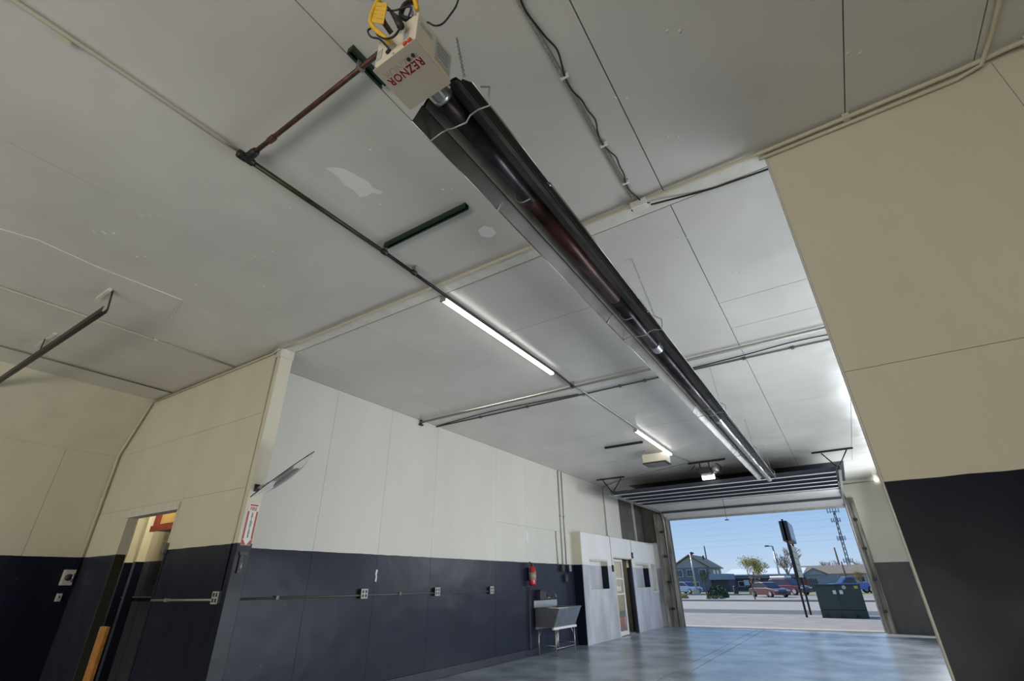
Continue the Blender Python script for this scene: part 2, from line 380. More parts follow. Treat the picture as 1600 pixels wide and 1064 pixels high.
# bay left wall
HL = [(16.05, Y2+.02, 2.62, 3.90)]
bl = slab_holes('wall_bay_left', BASE, 'x', XL-.16, XL-.014, (Y1+.2, Y2+.3, 0, H), HL+[(14.4, 16.22, -1, 2.0)])
panels(bl, PAINTL, 'x', XL-.014, XL, [Y1+.2, 4.42, 5.58, 6.80, 8.78, 10.0, 11.9, 16.05, Y2], lambda i: [0, H] if i < 4 else [0, 2.52, H], holes=HL+[(14.4, 16.22, -1, 2.0)], gap=.004)
struct(B('baseboard_left', NAVY, None, XL, XL+.025, Y1+.25, 12.3, 0, .13, bevel=.006))
# grimy panels over the booth
wp = struct(B('window_1', PANELD, None, XL-.13, XL-.08, 16.05, Y2, 2.62, 3.90))
for a_, b_ in ((16.08, 17.48), (17.54, Y2-.02)):
    B('pane', PANELD, wp, XL-.08, XL-.06, a_, b_, 2.65, 3.87)
B('mullion', TRIMW, wp, XL-.08, XL+.0, 17.485, 17.535, 2.62, 3.90)
# bay right wall (mostly hidden behind the near partition) and end wall around the vehicle door
struct(B('wall_bay_right', PAINT, None, XR, XR+.2, Y1+.2, Y2+.3, 0, H))
DX0, DX1, DZ = -5.16, .40, 3.56
we = slab_holes('wall_end', BASE, 'y', Y2+.014, Y2+.30, (XL-.2, XR+.2, 0, H+.2), [(DX0, DX1, -1, DZ)])
panels(we, PAINTG, 'y', Y2, Y2+.014, [DX1+.02, XR], lambda i: [0, 1.42, H])
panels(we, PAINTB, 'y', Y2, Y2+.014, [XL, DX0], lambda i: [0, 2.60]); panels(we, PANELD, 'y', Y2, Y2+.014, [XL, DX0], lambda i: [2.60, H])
panels(we, PAINT, 'y', Y2, Y2+.014, [DX0, DX1], lambda i: [DZ, H])
# near partition to the right, facing the camera
XP = .247
wr = slab_holes('wall_right', BASE, 'y', Y1+.014, Y1+.055, (XP, 5.2, 0, H))
panels(wr, PAINT, 'y', Y1, Y1+.014, [XP, 1.478, 2.70, 5.2], lambda i: [0, 2.36, H] if i == 0 else [0, H], gap=.003)
struct(B('trim_8', TRIMW, None, XP-.008, XP, Y1-.003, Y1+.055, 0, H-.022))
struct(B('wall_far_right', PAINT, None, 5.0, 5.2, -7.2, Y1, 0, H))
struct(B('wall_back', PAINT, None, -9.75, 5.2, -7.2, -7.0, 0, H))

# ------------------------------------------------------------------ booth against the bay's left wall
XB = -5.80
BH = [(12.78, 14.0, 1.19, 1.88), (14.45, 15.9, -1, 1.98), (16.25, 17.55, 1.19, 1.86), (17.75, 18.35, 1.08, 1.90)]
bm = new()
for (a0, a1, b0, b1) in rect_minus((12.32, Y2, 0, 2.56), BH+[(14.45, 16.2, -1, 1.98)]): box(bm, XL+.001, XB, a0, a1, b0, b1)
booth = struct(obj('wall_booth', bm, PAINT))
bm = new()
for (a0, a1, b0, b1) in rect_minus((12.33, Y2, 0, 2.55), BH): box(bm, XB, XB+.012, a0, a1, b0, b1)
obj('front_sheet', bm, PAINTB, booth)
B('cap', TRIMW, booth, XL+.001, XB+.02, 17.6, Y2, 2.50, 2.565)
for (a0, a1) in ((12.78, 14.0), (16.25, 17.55)):
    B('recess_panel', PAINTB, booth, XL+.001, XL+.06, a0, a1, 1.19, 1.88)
    B('head_trim', TRIMW, booth, XB, XB+.02, a0-.02, a1+.02, 1.87, 1.92)
    B('sill', CREAMP, booth, XB, XB+.015, a0-.02, a1+.02, 1.17, 1.19)
wn = struct(B('window_2', WHITEM, None, XL+.06, XB+.015, 17.74, 17.80, 1.06, 1.93))
B('jamb', WHITEM, wn, XL+.06, XB+.015, 18.30, 18.36, 1.06, 1.93); B('sill', WHITEM, wn, XL+.06, XB+.03, 17.74, 18.36, 1.03, 1.08)
B('pane', mat('window_paper', (.30, .32, .36), .2), wn, XL+.06, XL+.08, 17.80, 18.30, 1.08, 1.90)
B('glazing_bar', WHITEM, wn, XL+.08, XL+.12, 18.0, 18.04, 1.08, 1.5); B('glazing_bar', WHITEM, wn, XL+.08, XL+.12, 17.80, 18.30, 1.5, 1.53)
# door 1: glazed leaf standing half open into the booth
d1 = struct(B('door_1', NAVY, None, XB-.06, XB+.02, 15.86, 15.95, 0, 2.02))
B('head_jamb', TRIMW, d1, XL, XB+.02, 14.42, 15.93, 1.98, 2.02); B('side_jamb', TRIMW, d1, XL, XB+.02, 14.42, 14.48, 0, 1.98)
leaf = B('glazed_leaf', WHITEM, d1, XB-.06, XB-.02, 14.50, 14.57, .02, 1.96)
for a in ((15.14, 15.22, .02, 1.96), (14.57, 15.14, .02, .12), (14.57, 15.14, 1.90, 1.96), (14.57, 15.14, 1.42, 1.46), (14.57, 15.14, 1.02, 1.06)):
    B('rail', WHITEM, leaf, XB-.06, XB-.02, *a)
for z0, z1 in ((.12, 1.02), (1.06, 1.42), (1.46, 1.90)):
    B('pane', GLASS, leaf, XB-.045, XB-.038, 14.57, 15.14, z0, z1)
B('notice', WHITEM, leaf, XB-.036, XB-.034, 14.66, 14.76, 1.12, 1.24); B('notice', WHITEM, leaf, XB-.036, XB-.034, 14.84, 14.94, 1.12, 1.24)
# little room behind booth door
struct(B('wall_booth_room', mat('beige_wall', (.55, .48, .36), .7), None, XL-1.4, XL-1.3, 14.0, 17.2, 0, 2.4))
struct(B('wall_booth_room_end', bpy.data.materials['beige_wall'], None, XL-1.3, XL-.17, 16.6, 16.7, 0, 2.4))
struct(B('wall_booth_room_near', bpy.data.materials['beige_wall'], None, XL-1.3, XL-.17, 14.0, 14.1, 0, 2.4)); struct(B('floor_booth_room', CONCRETE, None, XL-1.3, XL, 14.1, 16.6, -.1, 0))
struct(B('ceiling_booth_room', CREAMP, None, XL-1.3, XL-.16, 14.1, 16.6, 2.4, 2.45))
bro = thing('broom', 'wooden handled broom leaning inside the booth doorway', 'broom', (-6.7, 16.4, 0))
T('handle', WOOD, bro, [(-6.72, 16.40, .12), (-6.66, 16.56, 1.3)], .013); B('brush', CABR, bro, -6.88, -6.56, 16.34, 16.44, .0, .14)
vac = thing('shop_vacuum', 'dark red shop vacuum on the floor inside the booth doorway', 'vacuum', (-6.35, 16.25, 0))
bm = new(); lathe(bm, [(.13, .08), (.15, .12), (.15, .36), (.13, .40)], (-6.35, 16.25, 0)); obj('drum', bm, EXTR, vac, True)
bm = new(); lathe(bm, [(.15, .40), (.14, .50), (.07, .55)], (-6.35, 16.25, 0)); obj('motor_head', bm, PLASTD, vac, True)
for a in range(4):
    bm = new(); lathe(bm, [(.035, -.015), (.035, .015)], (-6.35+.12*math.cos(a*PI/2+.7), 16.25+.12*math.sin(a*PI/2+.7), .035), 'x', 10); obj('caster', bm, PLASTD, vac)

# ------------------------------------------------------------------ vehicle door at the far end, open under the ceiling
vd = thing('overhead_door', 'sectional overhead vehicle door rolled open under the far ceiling', 'garage door', (-2.4, 16, 3.56))
zd = 3.62
for k in range(5):                                   # stored sections
    y0 = 13.45+k*.62
    sec = B('section', DOORD, vd, -5.2, .30, y0+.004, y0+.616, zd, zd+.05)
    B('stiffening_rib', DOORD, sec, -5.18, .28, y0+.02, y0+.03, zd-.06, zd)
    B('rib_flange', RIBF, sec, -5.18, .28, y0-.03, y0+.08, zd-.064, zd-.058)
for k, (y0, z0, y1_, z1) in enumerate(((16.56, 3.60, 17.35, 3.60), (17.36, 3.60, 18.02, 3.56), (18.03, 3.56, 18.40, 3.36))):
    bm = new(); prism(bm, [(y0, z0), (y1_, z1), (y1_+.01, z1+.05), (y0, z0+.05)], 'x', -5.2, .33); sec = obj('section', bm, DOORL, vd)
    if k == 1:
        bm = new(); box(bm, -5.18, .31, 17.86, 17.93, 3.50, 3.565); obj('stiffening_rib', bm, DOORD, sec)
    if k == 2:
        bm = new(); box(bm, -5.2, .33, 18.38, 18.43, 3.30, 3.40); obj('bottom_seal', bm, GALV, sec)
for nm, x, lab in (('door_track', -5.26, 'left'), ('door_track', .36, 'right')):
    tr = thing('door_track', 'galvanised horizontal door track along the %s end of the open overhead door' % lab, 'track', (x, 13.3, 3.6), 'overhead door tracks')
    bm = new(); sheet(bm, [(x-.03, 3.55), (x+.03, 3.55), (x+.03, 3.66), (x-.03, 3.66)], .005, 'y', 13.2, 17.9); obj('rail', bm, GALV, tr)
    arc = [(x, 17.9+.42*math.sin(a), 3.20+.42*math.cos(a)) for a in [i*PI/2/8 for i in range(9)]]
    T('bend', GALV, tr, arc+[(x, 18.36, .02)], .03, 6)
    sg = -1 if x < -2 else 1
    T('brace', BLACKST, tr, [(x, 13.6, 3.66), (x+.28*sg, 13.6, H-.02)], .014, 6); T('brace', BLACKST, tr, [(x, 13.6, 3.66), (x-.25*sg, 13.75, H-.02)], .014, 6)
    B('ceiling_angle', BLACKST, tr, x-.45, x+.4, 13.56, 13.62, H-.035, H)
op = thing('door_opener', 'motor unit of the overhead door opener hung under the far ceiling', 'door opener', (-2.45, 12.9, 3.8))
B('motor_housing', PLASTD, op, -2.60, -2.33, 12.75, 13.12, 3.74, 3.90, bevel=.02)
bm = new(); box(bm, -2.62, -2.32, 13.13, 13.22, 3.66, 3.78); obj('lamp_lens', bm, LAMPW, op)
bm = new(); lathe(bm, [(.07, -.11), (.08, -.08), (.08, .08), (.07, .11)], (-2.22, 12.9, 3.83), 'y', 14); obj('motor', bm, GALV, op, True)
B('hanger_strut', BLACKST, op, -2.86, -1.95, 12.92, 12.97, H-.045, H)
for x in (-2.58, -2.36): B('hanger_strap', BLACKST, op, x-.012, x+.012, 12.93, 12.96, 3.9, H-.04)
T('cable_loop', CORD, op, [(-2.62, 12.8, 3.82), (-2.78, 12.85, 3.72), (-2.82, 12.9, 3.86), (-2.7, 12.95, 4.0)], .012, curve=5)
T('cable_loop', CORD, op, [(-2.30, 12.8, 3.86), (-2.12, 12.82, 3.72), (-2.08, 12.9, 3.88), (-2.2, 12.95, 4.0)], .012, curve=5)
bm = new(); sheet(bm, [(-2.49, 3.80), (-2.43, 3.80), (-2.43, 3.85), (-2.49, 3.85)], .005, 'y', 13.1, 18.4); obj('trolley_rail', bm, GALV, op)
rl = thing('release_cord', 'pull cord with red handle hanging from the door opener', 'cord', (-2.45, 15.6, 3.0))
T('cord', CORD, rl, [(-2.72, 16.0, 3.58), (-2.72, 16.0, 2.97)], .006, 5); bm = new(); lathe(bm, [(.02, -.012), (.06, -.008), (.06, .012), (.02, .016)], (-2.72, 16, 2.95)); obj('handle', bm, CORD, rl)

# weathered door jambs
for k, (x0, x1, lab) in enumerate(((-5.62, DX0+.02, 'left'), (DX1-.02, .60, 'right'))):
    jm = struct(B('door_%d' % (2+k), TIMBER, None, x0, x1, Y2-.10, Y2+.0, 0, 3.56))
    if k == 0: B('jamb_board', TIMBER, jm, x1-.07, x1-.0, Y2-.16, Y2-.1, 0, 3.52); B('jamb_board', TIMBER, jm, x0+.02, x0+.1, Y2-.15, Y2-.1, 0, 3.4)
    else: B('jamb_board', TIMBER, jm, x0, x0+.06, Y2-.15, Y2-.1, 0, 3.52); B('jamb_board', TIMBER, jm, x0+.12, x0+.2, Y2-.14, Y2-.1, 0, 3.4)
    for z in (.5, 1.3, 2.1, 2.9):
        bm = new(); box(bm, (x0+x1)/2-.05, (x0+x1)/2+.05, Y2-.19, Y2-.10, z, z+.07); obj('track_bracket', bm, BLACKST, jm)
struct(B('trim_9', TRIMW, None, DX0, DX1, Y2-.02, Y2+.3, 3.545, 3.60))

# ------------------------------------------------------------------ tube heater
ht = thing('tube_heater', 'long black radiant tube heater with cream burner box hung under the ceiling', 'heater', (-1.09, .9, 3.35))
XH = -1.09
bm = new(); box(bm, -1.20, -.955, .784, 1.012, 3.352, 3.552); bx = obj('burner_box', bm, BOXC, ht, bevel=.004)
bm = new(); box(bm, -1.202, -.953, .782, 1.014, 3.346, 3.352); obj('bottom_cover', bm, BOXB, bx)
text('lettering', 'REZNOR', PINKE, bx, .052, (-1.082, .862, 3.3455), (-1, 0, 0), (0, 1, 0), .0006, .0034, 1.12, .90)
text('lettering', 'REZNOR', RED, bx, .052, (-1.082, .862, 3.3448), (-1, 0, 0), (0, 1, 0), .0006, .0014, 1.12, .90)
text('lettering', 'REZNOR', SHADOWP, bx, .050, (-1.082, .832, 3.3457), (-1, 0, 0), (0, 1, 0), .0003, 0, 1.06, .93)
for x, y in ((-1.006, .826), (-1.034, .829)):
    bm = new(); lathe(bm, [(.0085, 3.343), (.0085, 3.347)], (x, y, 0), n=12); obj('sight_hole', bm, INK, bx)
# side labels (facing +x) and end labels (facing -y)
B('side_label', LABELG, bx, -.9555, -.9525, .90, 1.0, 3.40, 3.52); B('label_band', LABELY, bx, -.9555, -.9523, .90, 1.0, 3.382, 3.392)
B('side_label', LABELG, bx, -.9555, -.9525, .80, .875, 3.475, 3.505)
for z in (3.42, 3.44, 3.46, 3.48, 3.50): B('print_line', INK, bx, -.9527, -.952, .91, .985, z, z+.003)
B('end_label', LABELG, bx, -1.19, -1.16, .7815, .785, 3.40, 3.47); B('end_label', LABELG, bx, -1.03, -1.0, .7815, .785, 3.41, 3.47)
B('end_label', LABELG, bx, -1.11, -1.05, .7815, .785, 3.49, 3.53)
for x in (-.985, -1.01): B('switch', SWR, bx, x-.009, x+.009, .774, .785, 3.358, 3.376, bevel=.002)
bm = new(); lathe(bm, [(.012, .775), (.012, .785)], (-1.115, 0, 3.405), 'y', 12); obj('port', bm, INK, bx)
for x, z in ((-1.19, 3.36), (-.97, 3.36), (-1.19, 3.54), (-.97, 3.54), (-1.08, 3.365)):
    bm = new(); lathe(bm, [(.004, .781), (.004, .785)], (x, 0, z), 'y', 8); obj('screw', bm, GALV, bx)
# collar and tube
bm = new(); lathe(bm, [(.05, 1.012), (.056, 1.02), (.056, 1.10), (.053, 1.12)], (XH, 0, 3.475), 'y', 20); cl = obj('collar', bm, ALU, ht, True)
for a in range(6):
    an = a*PI/3; bm = new(); obox(bm, (XH+.058*math.cos(an), 1.06, 3.475+.058*math.sin(an)), Vector((math.cos(an),0,math.sin(an))), Vector((0,1,0)), Vector((-math.sin(an),0,math.cos(an))), .003, .035, .006); obj('clip', bm, WHITEM, cl)
for y0, y1_, m in ((1.1, 1.95, TUBED), (1.95, 3.35, TUBER), (3.35, 4.45, TUBED), (4.45, 7.4, TUBED), (7.4, 10.4, ALU), (10.4, 13.05, ALU)):
    bm = new(); lathe(bm, [(.05, y0), (.05, y1_-.002)], (XH, 0, 3.475), 'y', 20); tb = obj('tube', bm, m, ht, True)
    if y0 > 3.4:
        bm = new(); lathe(bm, [(.055, y0-.07), (.056, y0-.06), (.056, y0+.06), (.055, y0+.07)], (XH, 0, 3.475), 'y', 20); obj('coupling', bm, ALU, tb, True)
RP = [(-.190, .008), (-.192, 0), (-.185, 0), (-.128, .072), (-.120, .066), (-.085, .122), (-.06, .128), (0, .112), (.06, .128), (.085, .122), (.120, .066), (.128, .072), (.185, 0), (.192, 0), (.190, .008)]
for i, (y0, y1_) in enumerate(((1.10, 1.86), (1.84, 3.62), (3.60, 6.62), (6.60, 9.62), (9.60, 12.72))):
    d = .003*(i % 2)
    bm = new(); sheet(bm, [(XH+u*(1+.01*(i % 2)), 3.418+v+d) for u, v in RP], .002, 'y', y0, y1_); rf = obj('reflector', bm, REFLD if i < 3 else REFL, ht)
    for sg_ in (-1, 1):
        bm = new(); sheet(bm, [(XH+sg_*.117, 3.418+.0625), (XH+sg_*.083, 3.418+.117), (XH+sg_*.066, 3.418+.121)], .0015*sg_, 'y', y0+.01, y1_-.01); obj('reflection_strip', bm, REFLSTRIP, rf)  # added strips that carry the painted reflection
    for sg_ in (-1, 1): T('rolled_edge', ALU, rf, [(XH+sg_*.191, y0, 3.418), (XH+sg_*.191, y1_, 3.418)], .0035, 6)
def wire(y, big=True):
    bm = new()
    tube(bm, [(XH-.20, y-.04, 3.425), (XH-.19, y, 3.412), (XH-.11, y, 3.425), (XH-.065, y, 3.42), (XH-.04, y+.0, 3.405), (XH+.04, y+.01, 3.405), (XH+.07, y, 3.425), (XH+.12, y, 3.432), (XH+.19, y, 3.412), (XH+.205, y-.03, 3.43), (XH+.21, y-.03, 3.50), (XH+.15, y-.02, 3.56)], .0045, 6)
    return obj('hanger_wire', bm, GALV, ht, True)
for y in (1.24, 4.0, 6.9, 9.8, 12.2): wire(y)
for y in (1.86, 3.61, 6.61, 9.61, 12.45):
    for sg in (-1, 1):
        bm = new(); obox(bm, (XH+.165*sg, y, 3.448), Vector((.5*sg, 0, -.866)), Vector((0, 1, 0)), Vector((.866*sg, 0, .5)), .045, .008, .003); obj('joint_clip', bm, GALV, ht)
    bm = new(); tube(bm, smooth_path([(XH-.07, y+.02, 3.53), (XH-.068, y+.03, 3.46), (XH-.03, y+.035, 3.418), (XH+.03, y+.035, 3.418)], 4), .004, 6); obj('tube_loop', bm, GALV, ht, True)
# chains: separate links hanging from the ceiling
def chain(p0, p1, label, r=.0022, n=None):
    p0 = Vector(p0); p1 = Vector(p1); d = p1-p0; L_ = d.length; d.normalize(); n = n or int(L_/.028)
    bm = new(); a0 = d.cross(Vector((1, 0, 0))).normalized(); b0 = d.cross(a0)
    for k in range(n):
        c = p0+d*L_*(k+.5)/n; s_ = a0 if k % 2 else b0; hl = L_/n*.62
        pts = [c+d*hl*math.cos(t)+s_*.007*math.sin(t) for t in [i*2*PI/8 for i in range(9)]]
        tube(bm, pts, r, 4, cap=False)
    ch = obj('hanging_chain', bm, GALV); tag(ch, label, 'chain', 'chains holding up the heater'); return ch
chain((-1.10, 1.19, H), (-.975, 1.13, 3.555), 'steel chain holding the burner end of the tube heater')
chain((-1.12, .80, H), (-1.0, .80, 3.552), 'steel chain above the cream burner box')
chain((-1.0, 3.72, H), (XH+.15, 3.98, 3.56), 'steel chain by the ceiling batten at the heater middle')
chain((-.97, 6.85, H), (XH+.15, 6.88, 3.56), 'steel chain beside the ceiling pipes halfway along the heater')
chain((-.97, 9.75, H), (XH+.15, 9.78, 3.56), 'steel chain two thirds along the tube heater')
chain((-.97, 12.15, H), (XH+.15, 12.18, 3.56), 'steel chain at the far end of the tube heater')
# yellow gas connector with its tag, black cords
fx = thing('gas_connector', 'yellow flexible gas connector with warning tag above the burner box', 'gas hose', (-1.1, .72, 3.4))
T('hose', YEL, fx, [(-1.085, .775, 3.42), (-1.09, .74, 3.42), (-1.178, .72, 3.57), (-1.20, .72, 3.66), (-1.18, .72, 3.74), (-1.10, .72, 3.84), (-1.0, .76, 3.72), (-.985, .80, 3.62)], .011, 10, curve=6)
bm = new(); lathe(bm, [(.014, .755), (.016, .765), (.016, .785)], (-1.085, 0, 3.415), 'y', 6); obj('nut', bm, GALV, fx)
bm = new()
tp = [Vector(p) for p in ((-1.185, .715, 3.60), (-1.09, .715, 3.49), (-1.075, .705, 3.62), (-1.17, .715, 3.74))]
vv = [bm.verts.new(p) for p in tp]+[bm.verts.new(p+Vector((0, .003, 0))) for p in tp]
for q in ((0,1,2,3), (7,6,5,4), (0,4,5,1), (1,5,6,2), (2,6,7,3), (3,7,4,0)): bm.faces.new([vv[i] for i in q])
tgm = obj('warning_tag', bm, YEL, fx)
for k in range(4):
    a = tp[0].lerp(tp[3], .2+.2*k); b = tp[1].lerp(tp[2], .2+.2*k); T('print_line', LABELY, tgm, [a.lerp(b, .1)-Vector((0, .001, 0)), a.lerp(b, .9)-Vector((0, .001, 0))], .0016, 4)
pc = thing('looped_cable', 'looped black power cord plugged into the end of the burner box', 'cord', (-1.1, .74, 3.4), 'cords at the burner box')
T('cable', CORD, pc, [(-1.10, .78, 3.40), (-1.13, .74, 3.45), (-1.20, .74, 3.535), (-1.236, .74, 3.617), (-1.197, .74, 3.60), (-1.137, .73, 3.474), (-1.077, .73, 3.392), (-1.025, .735, 3.372), (-1.001, .74, 3.436), (-1.03, .74, 3.50), (-1.10, .74, 3.65), (-1.21, .74, 3.843), (-1.3, .74, 4.0)], .0045, 8, curve=6)
T('plug', CORD, pc, [(-1.01, .745, 3.44), (-1.05, .742, 3.54), (-1.09, .74, 3.62)], [.017, .014, .006], 8)
pk = tag(T('control_wire', CORD, None, [(-1.02, .78, 3.55), (-.985, .76, 3.58), (-1.06, .74, 3.60), (-1.09, .72, 3.60)], .004, 8, curve=6), 'short black wire passing behind the yellow tag at the burner box', 'cord', 'cords at the burner box')
c2 = tag(T('control_wire', CORD, None, [(-1.06, .9, 3.552), (-1.08, .95, 3.80), (-1.08, .95, 3.847), (-1.03, .95, 3.77), (-.98, .95, 3.732), (-.934, .95, 3.754), (-.884, .95, 3.837), (-.86, .93, 4.08)], .0045, 8, curve=6), 'black wire rising from the right side of the burner box', 'cord', 'cords at the burner box')
hk = tag(T('bracket_bundle', BLACKST, None, [(-1.0, .80, 3.555), (-1.05, .77, 3.59), (-1.02, .76, 3.64), (-1.0, .80, 3.70)], .012, 7, curve=5), 'dark steel hook and swivel on top of the burner box', 'hook')

# ------------------------------------------------------------------ gas line and struts on the ceiling
zg = H-.075
gp = thing('gas_pipe', 'dark olive gas pipe running along the ceiling from the tee toward the far light', 'pipe', (-2.83, 1, zg))
T('run', OLIVE, gp, [(-2.82, 1.03, zg), (-2.80, 2.28, zg)], .019, 10); T('run', BLACKST, gp, [(-2.80, 2.28, zg), (-2.81, 3.15, zg), (-2.825, 5.6, zg+.01), (-2.86, 6.25, zg+.01)], .016, 10)
for y, r in ((.97, .032), (1.02, .028)): 
    bm = new(); lathe(bm, [(r*.8, y-.035), (r, y-.025), (r, y+.025), (r*.8, y+.035)], (-2.82, 0, zg), 'y', 12); obj('tee_fitting', bm, BLACKST, gp, True)
bm = new(); lathe(bm, [(.026, -2.80), (.03, -2.79), (.03, -2.73), (.024, -2.70)], (0, 1.0, zg), 'x', 12); obj('tee_branch', bm, BLACKST, gp, True)
for x, y in ((-2.80, 2.28), (-2.80, 2.66), (-2.858, 6.2)):
    bm = new(); lathe(bm, [(.02, y-.03), (.026, y-.022), (.026, y+.022), (.02, y+.03)], (x, 0, zg), 'y', 12); obj('coupling', bm, BLACKST, gp, True)
    B('clamp', GALV, gp, x-.03, x+.03, y-.008, y+.008, zg+.015, H)
bp_ = thing('gas_branch_pipe', 'rusty brown gas branch pipe crossing from the tee to the burner box', 'pipe', (-2, 1, zg))
T('run', RUST, bp_, [(-2.70, 1.0, zg), (-1.26, .985, zg)], .016, 10)
bm = new(); lathe(bm, [(.018, -2.56), (.022, -2.55), (.022, -2.50), (.018, -2.49)], (0, 1.0, zg), 'x', 12); obj('coupling', bm, RUST, bp_, True)
T('drop', RUST, bp_, [(-1.26, .985, zg), (-1.235, .985, zg-.02), (-1.23, .985, zg-.12), (-1.23, .94, 3.75), (-1.21, .80, 3.74), (-1.18, .72, 3.74)], .013, 8)
B('clamp', GALV, bp_, -1.65, -1.63, .96, 1.01, zg-.02, H-.03)
def strut(x0, x1, y0, y1_, m, label):
    st = thing('strut_channel', label, 'strut', (x0, y0, H), 'strut channels on the ceiling')
    if x1-x0 > y1_-y0:
        bm = new(); c = (y0+y1_)/2; sheet(bm, [(c-.008, H-.042), (c-.021, H-.042), (c-.021, H-.001), (c+.021, H-.001), (c+.021, H-.042), (c+.008, H-.042)], .003, 'x', x0, x1)
    else:
        bm = new(); c = (x0+x1)/2; sheet(bm, [(c-.008, H-.042), (c-.021, H-.042), (c-.021, H-.001), (c+.021, H-.001), (c+.021, H-.042), (c+.008, H-.042)], .003, 'y', y0, y1_)
    obj('channel', bm, m, st)
    e0 = new(); box(e0, x0-.001 if x1-x0 > .1 else c-.022, x0+.006 if x1-x0 > .1 else c+.022, y0-.001 if x1-x0 < .1 else c-.022, y0+.006 if x1-x0 < .1 else c+.022, H-.043, H); obj('end_cap', e0, BLACKST, st)
    return st
strut(-1.66, -1.62, .90, 1.16, GREEN, 'short dark green strut channel under the rusty pipe beside the burner box')
strut(-2.78, -1.86, 2.25, 2.29, GREEN, 'long dark green strut channel beside the middle of the gas pipe')
strut(-4.0, -3.12, 10.14, 10.18, BLACKST, 'dark strut channel left of the far strip light')

# ------------------------------------------------------------------ conduits
def conduit(name, pts, r, m, label, clips=(), group='conduits and pipes on the ceiling', cat='conduit', curve=0):
    t = thing(name, label, cat, pts[0], group)
    T('run', m, t, pts, r, 8, curve=curve)
    for p in clips:
        bm = new(); box(bm, p[0]-.02, p[0]+.02, p[1]-.02, p[1]+.02, p[2]-r-.004, p[2]+r+.012); obj('clip', bm, m, t)
    return t
CC = mat('cream_painted_conduit', (.60, .55, .42), .45)
CG = mat('grey_conduit', (.36, .35, .30), .4, .3)
conduit('conduit', [(-2.95, -2.0, H-.02), (-2.85, .94, H-.03)], .013, CC, 'cream conduit on the near ceiling leading up to the gas tee', [(-2.9, -.3, H-.02), (-2.915, .0, H-.02)])
conduit('conduit', [(-6.5, -2.5, H-.013), (-6.5, 3.0, H-.013)], .012, CC, 'cream conduit along the left ceiling joint, nearer the camera than the black track end', [(-6.5, 2.0, H-.012)])
conduit('conduit', [(-8.25, -2.5, H-.013), (-8.25, 3.0, H-.013)], .010, mat('taupe_conduit', (.25, .23, .18), .5), 'thin taupe conduit on the ceiling close to the sloped wall')
conduit('conduit', [(-5.38, 2.97, H-.04), (-5.0, 3.005, H-.03), (.2, 3.0, H-.03), (1.3, 2.99, H-.03), (1.55, 2.97, H-.03), (3.2, 2.97, H-.03)], .015, CC, 'cream conduit along the ceiling batten from column to right wall', [(.74, 3.0, H-.03), (1.62, 2.97, H-.03)])
conduit('conduit', [(.2, 3.02, H-.062), (.9, 3.02, H-.062), (1.30, 3.02, H-.062), (1.42, 3.0, H-.045), (1.44, 2.8, H-.03), (1.42, 0, H-.02)], .013, CC, 'second cream conduit under the first along the top of the right wall')
conduit('conduit', [(-8.84, 3.02, H-.03), (-6.2, 3.02, H-.03), (-5.62, 3.02, H-.03), (-5.48, 2.975, H-.05), (-5.40, 2.97, H-.045)], .014, CC, 'conduit along the top edge of the left facing wall')
conduit('conduit', [(-8.88, 3.0, H-.04), (-9.47, 3.0, 3.26), (-9.47, 3.0, 1.6)], .016, PAINT, 'conduit following the sloped corner down to the disconnect switch', [])
conduit('conduit', [(-5.535, 3.024, H-.06), (-5.535, 3.024, 1.32)], .012, PAINT, 'thin conduit down the left side of the corner column', [])
# pipes across the bay
pp = conduit('cross_pipe', [(XL, 6.28, H-.05), (XR, 6.28, H-.05)], .022, CG, 'thick grey pipe crossing the bay ceiling wall to wall', [(-2.92, 6.28, H-.05)], cat='pipe')
T('end_bracket', BLACKST, pp, [(XL+.02, 6.28, H-.09), (XL+.02, 6.28, H-.01)], .02, 8); B('end_bracket', BLACKST, pp, XL, XL+.05, 6.24, 6.32, H-.11, H-.085); B('beam_clamp', BLACKST, pp, -1.42, -1.36, 6.22, 6.34, H-.075, H-.03)
conduit('conduit', [(XL, 6.73, H-.02), (-3.0, 6.74, H-.02), (-2.4, 6.73, H-.02), (XR, 6.75, H-.02)], .013, mat('dark_conduit', (.12, .115, .105), .45, .3), 'thin dark conduit crossing the bay ceiling beyond the thick pipe', [(x, 6.74, H-.02) for x in (-5.0, -4.0, -2.3, -1.9, -.5, .1)])
cw = tag(T('loose_cable', CORD, None, [(-6.0, 6.72, H-.015), (-4.6, 6.60, H-.015), (-3.0, 6.70, H-.015)], .008, 6, curve=6), 'black cable bowed beside the thin conduit left of the light line', 'cable')
cw = tag(T('loose_cable', CORD, None, [(-1.7, 6.70, H-.02), (-.5, 6.62, H-.02), (.3, 6.55, H-.02), (1.4, 6.72, H-.02)], .008, 6, curve=6), 'dark cable looping along the conduit right of the heater', 'cable')
conduit('conduit', [(-2.865, 6.3, H-.03), (-2.86, 9.0, H-.03), (-2.93, 11.75, H-.02), (-2.75, 12.8, H-.02)], .012, GALV, 'silver conduit between the two strip lights', [(-2.93, 6.75, H-.03)])
conduit('conduit', [(XL+.03, 14.75, 1.9), (XL+.03, 14.75, H-.08), (XL+.08, 14.7, H-.02), (-5.4, 14.2, H-.02), (-3.0, 12.95, H-.02), (-2.7, 12.95, H-.02)], .015, CG, 'grey conduit down the left wall over the booth and along to the opener')
# small box on the batten
jb = thing('junction_box', 'small white junction box on the ceiling batten', 'junction box', (-.68, 3.03, H), 'electrical boxes')
B('body', TRIMW, jb, -.74, -.62, 2.985, 3.055, H-.075, H-.02, bevel=.004); B('cover', WHITEM, jb, -.745, -.615, 2.975, 2.986, H-.08, H-.018); B('knockout', INK, jb, -.75, -.744, 2.99, 3.03, H-.065, H-.03)
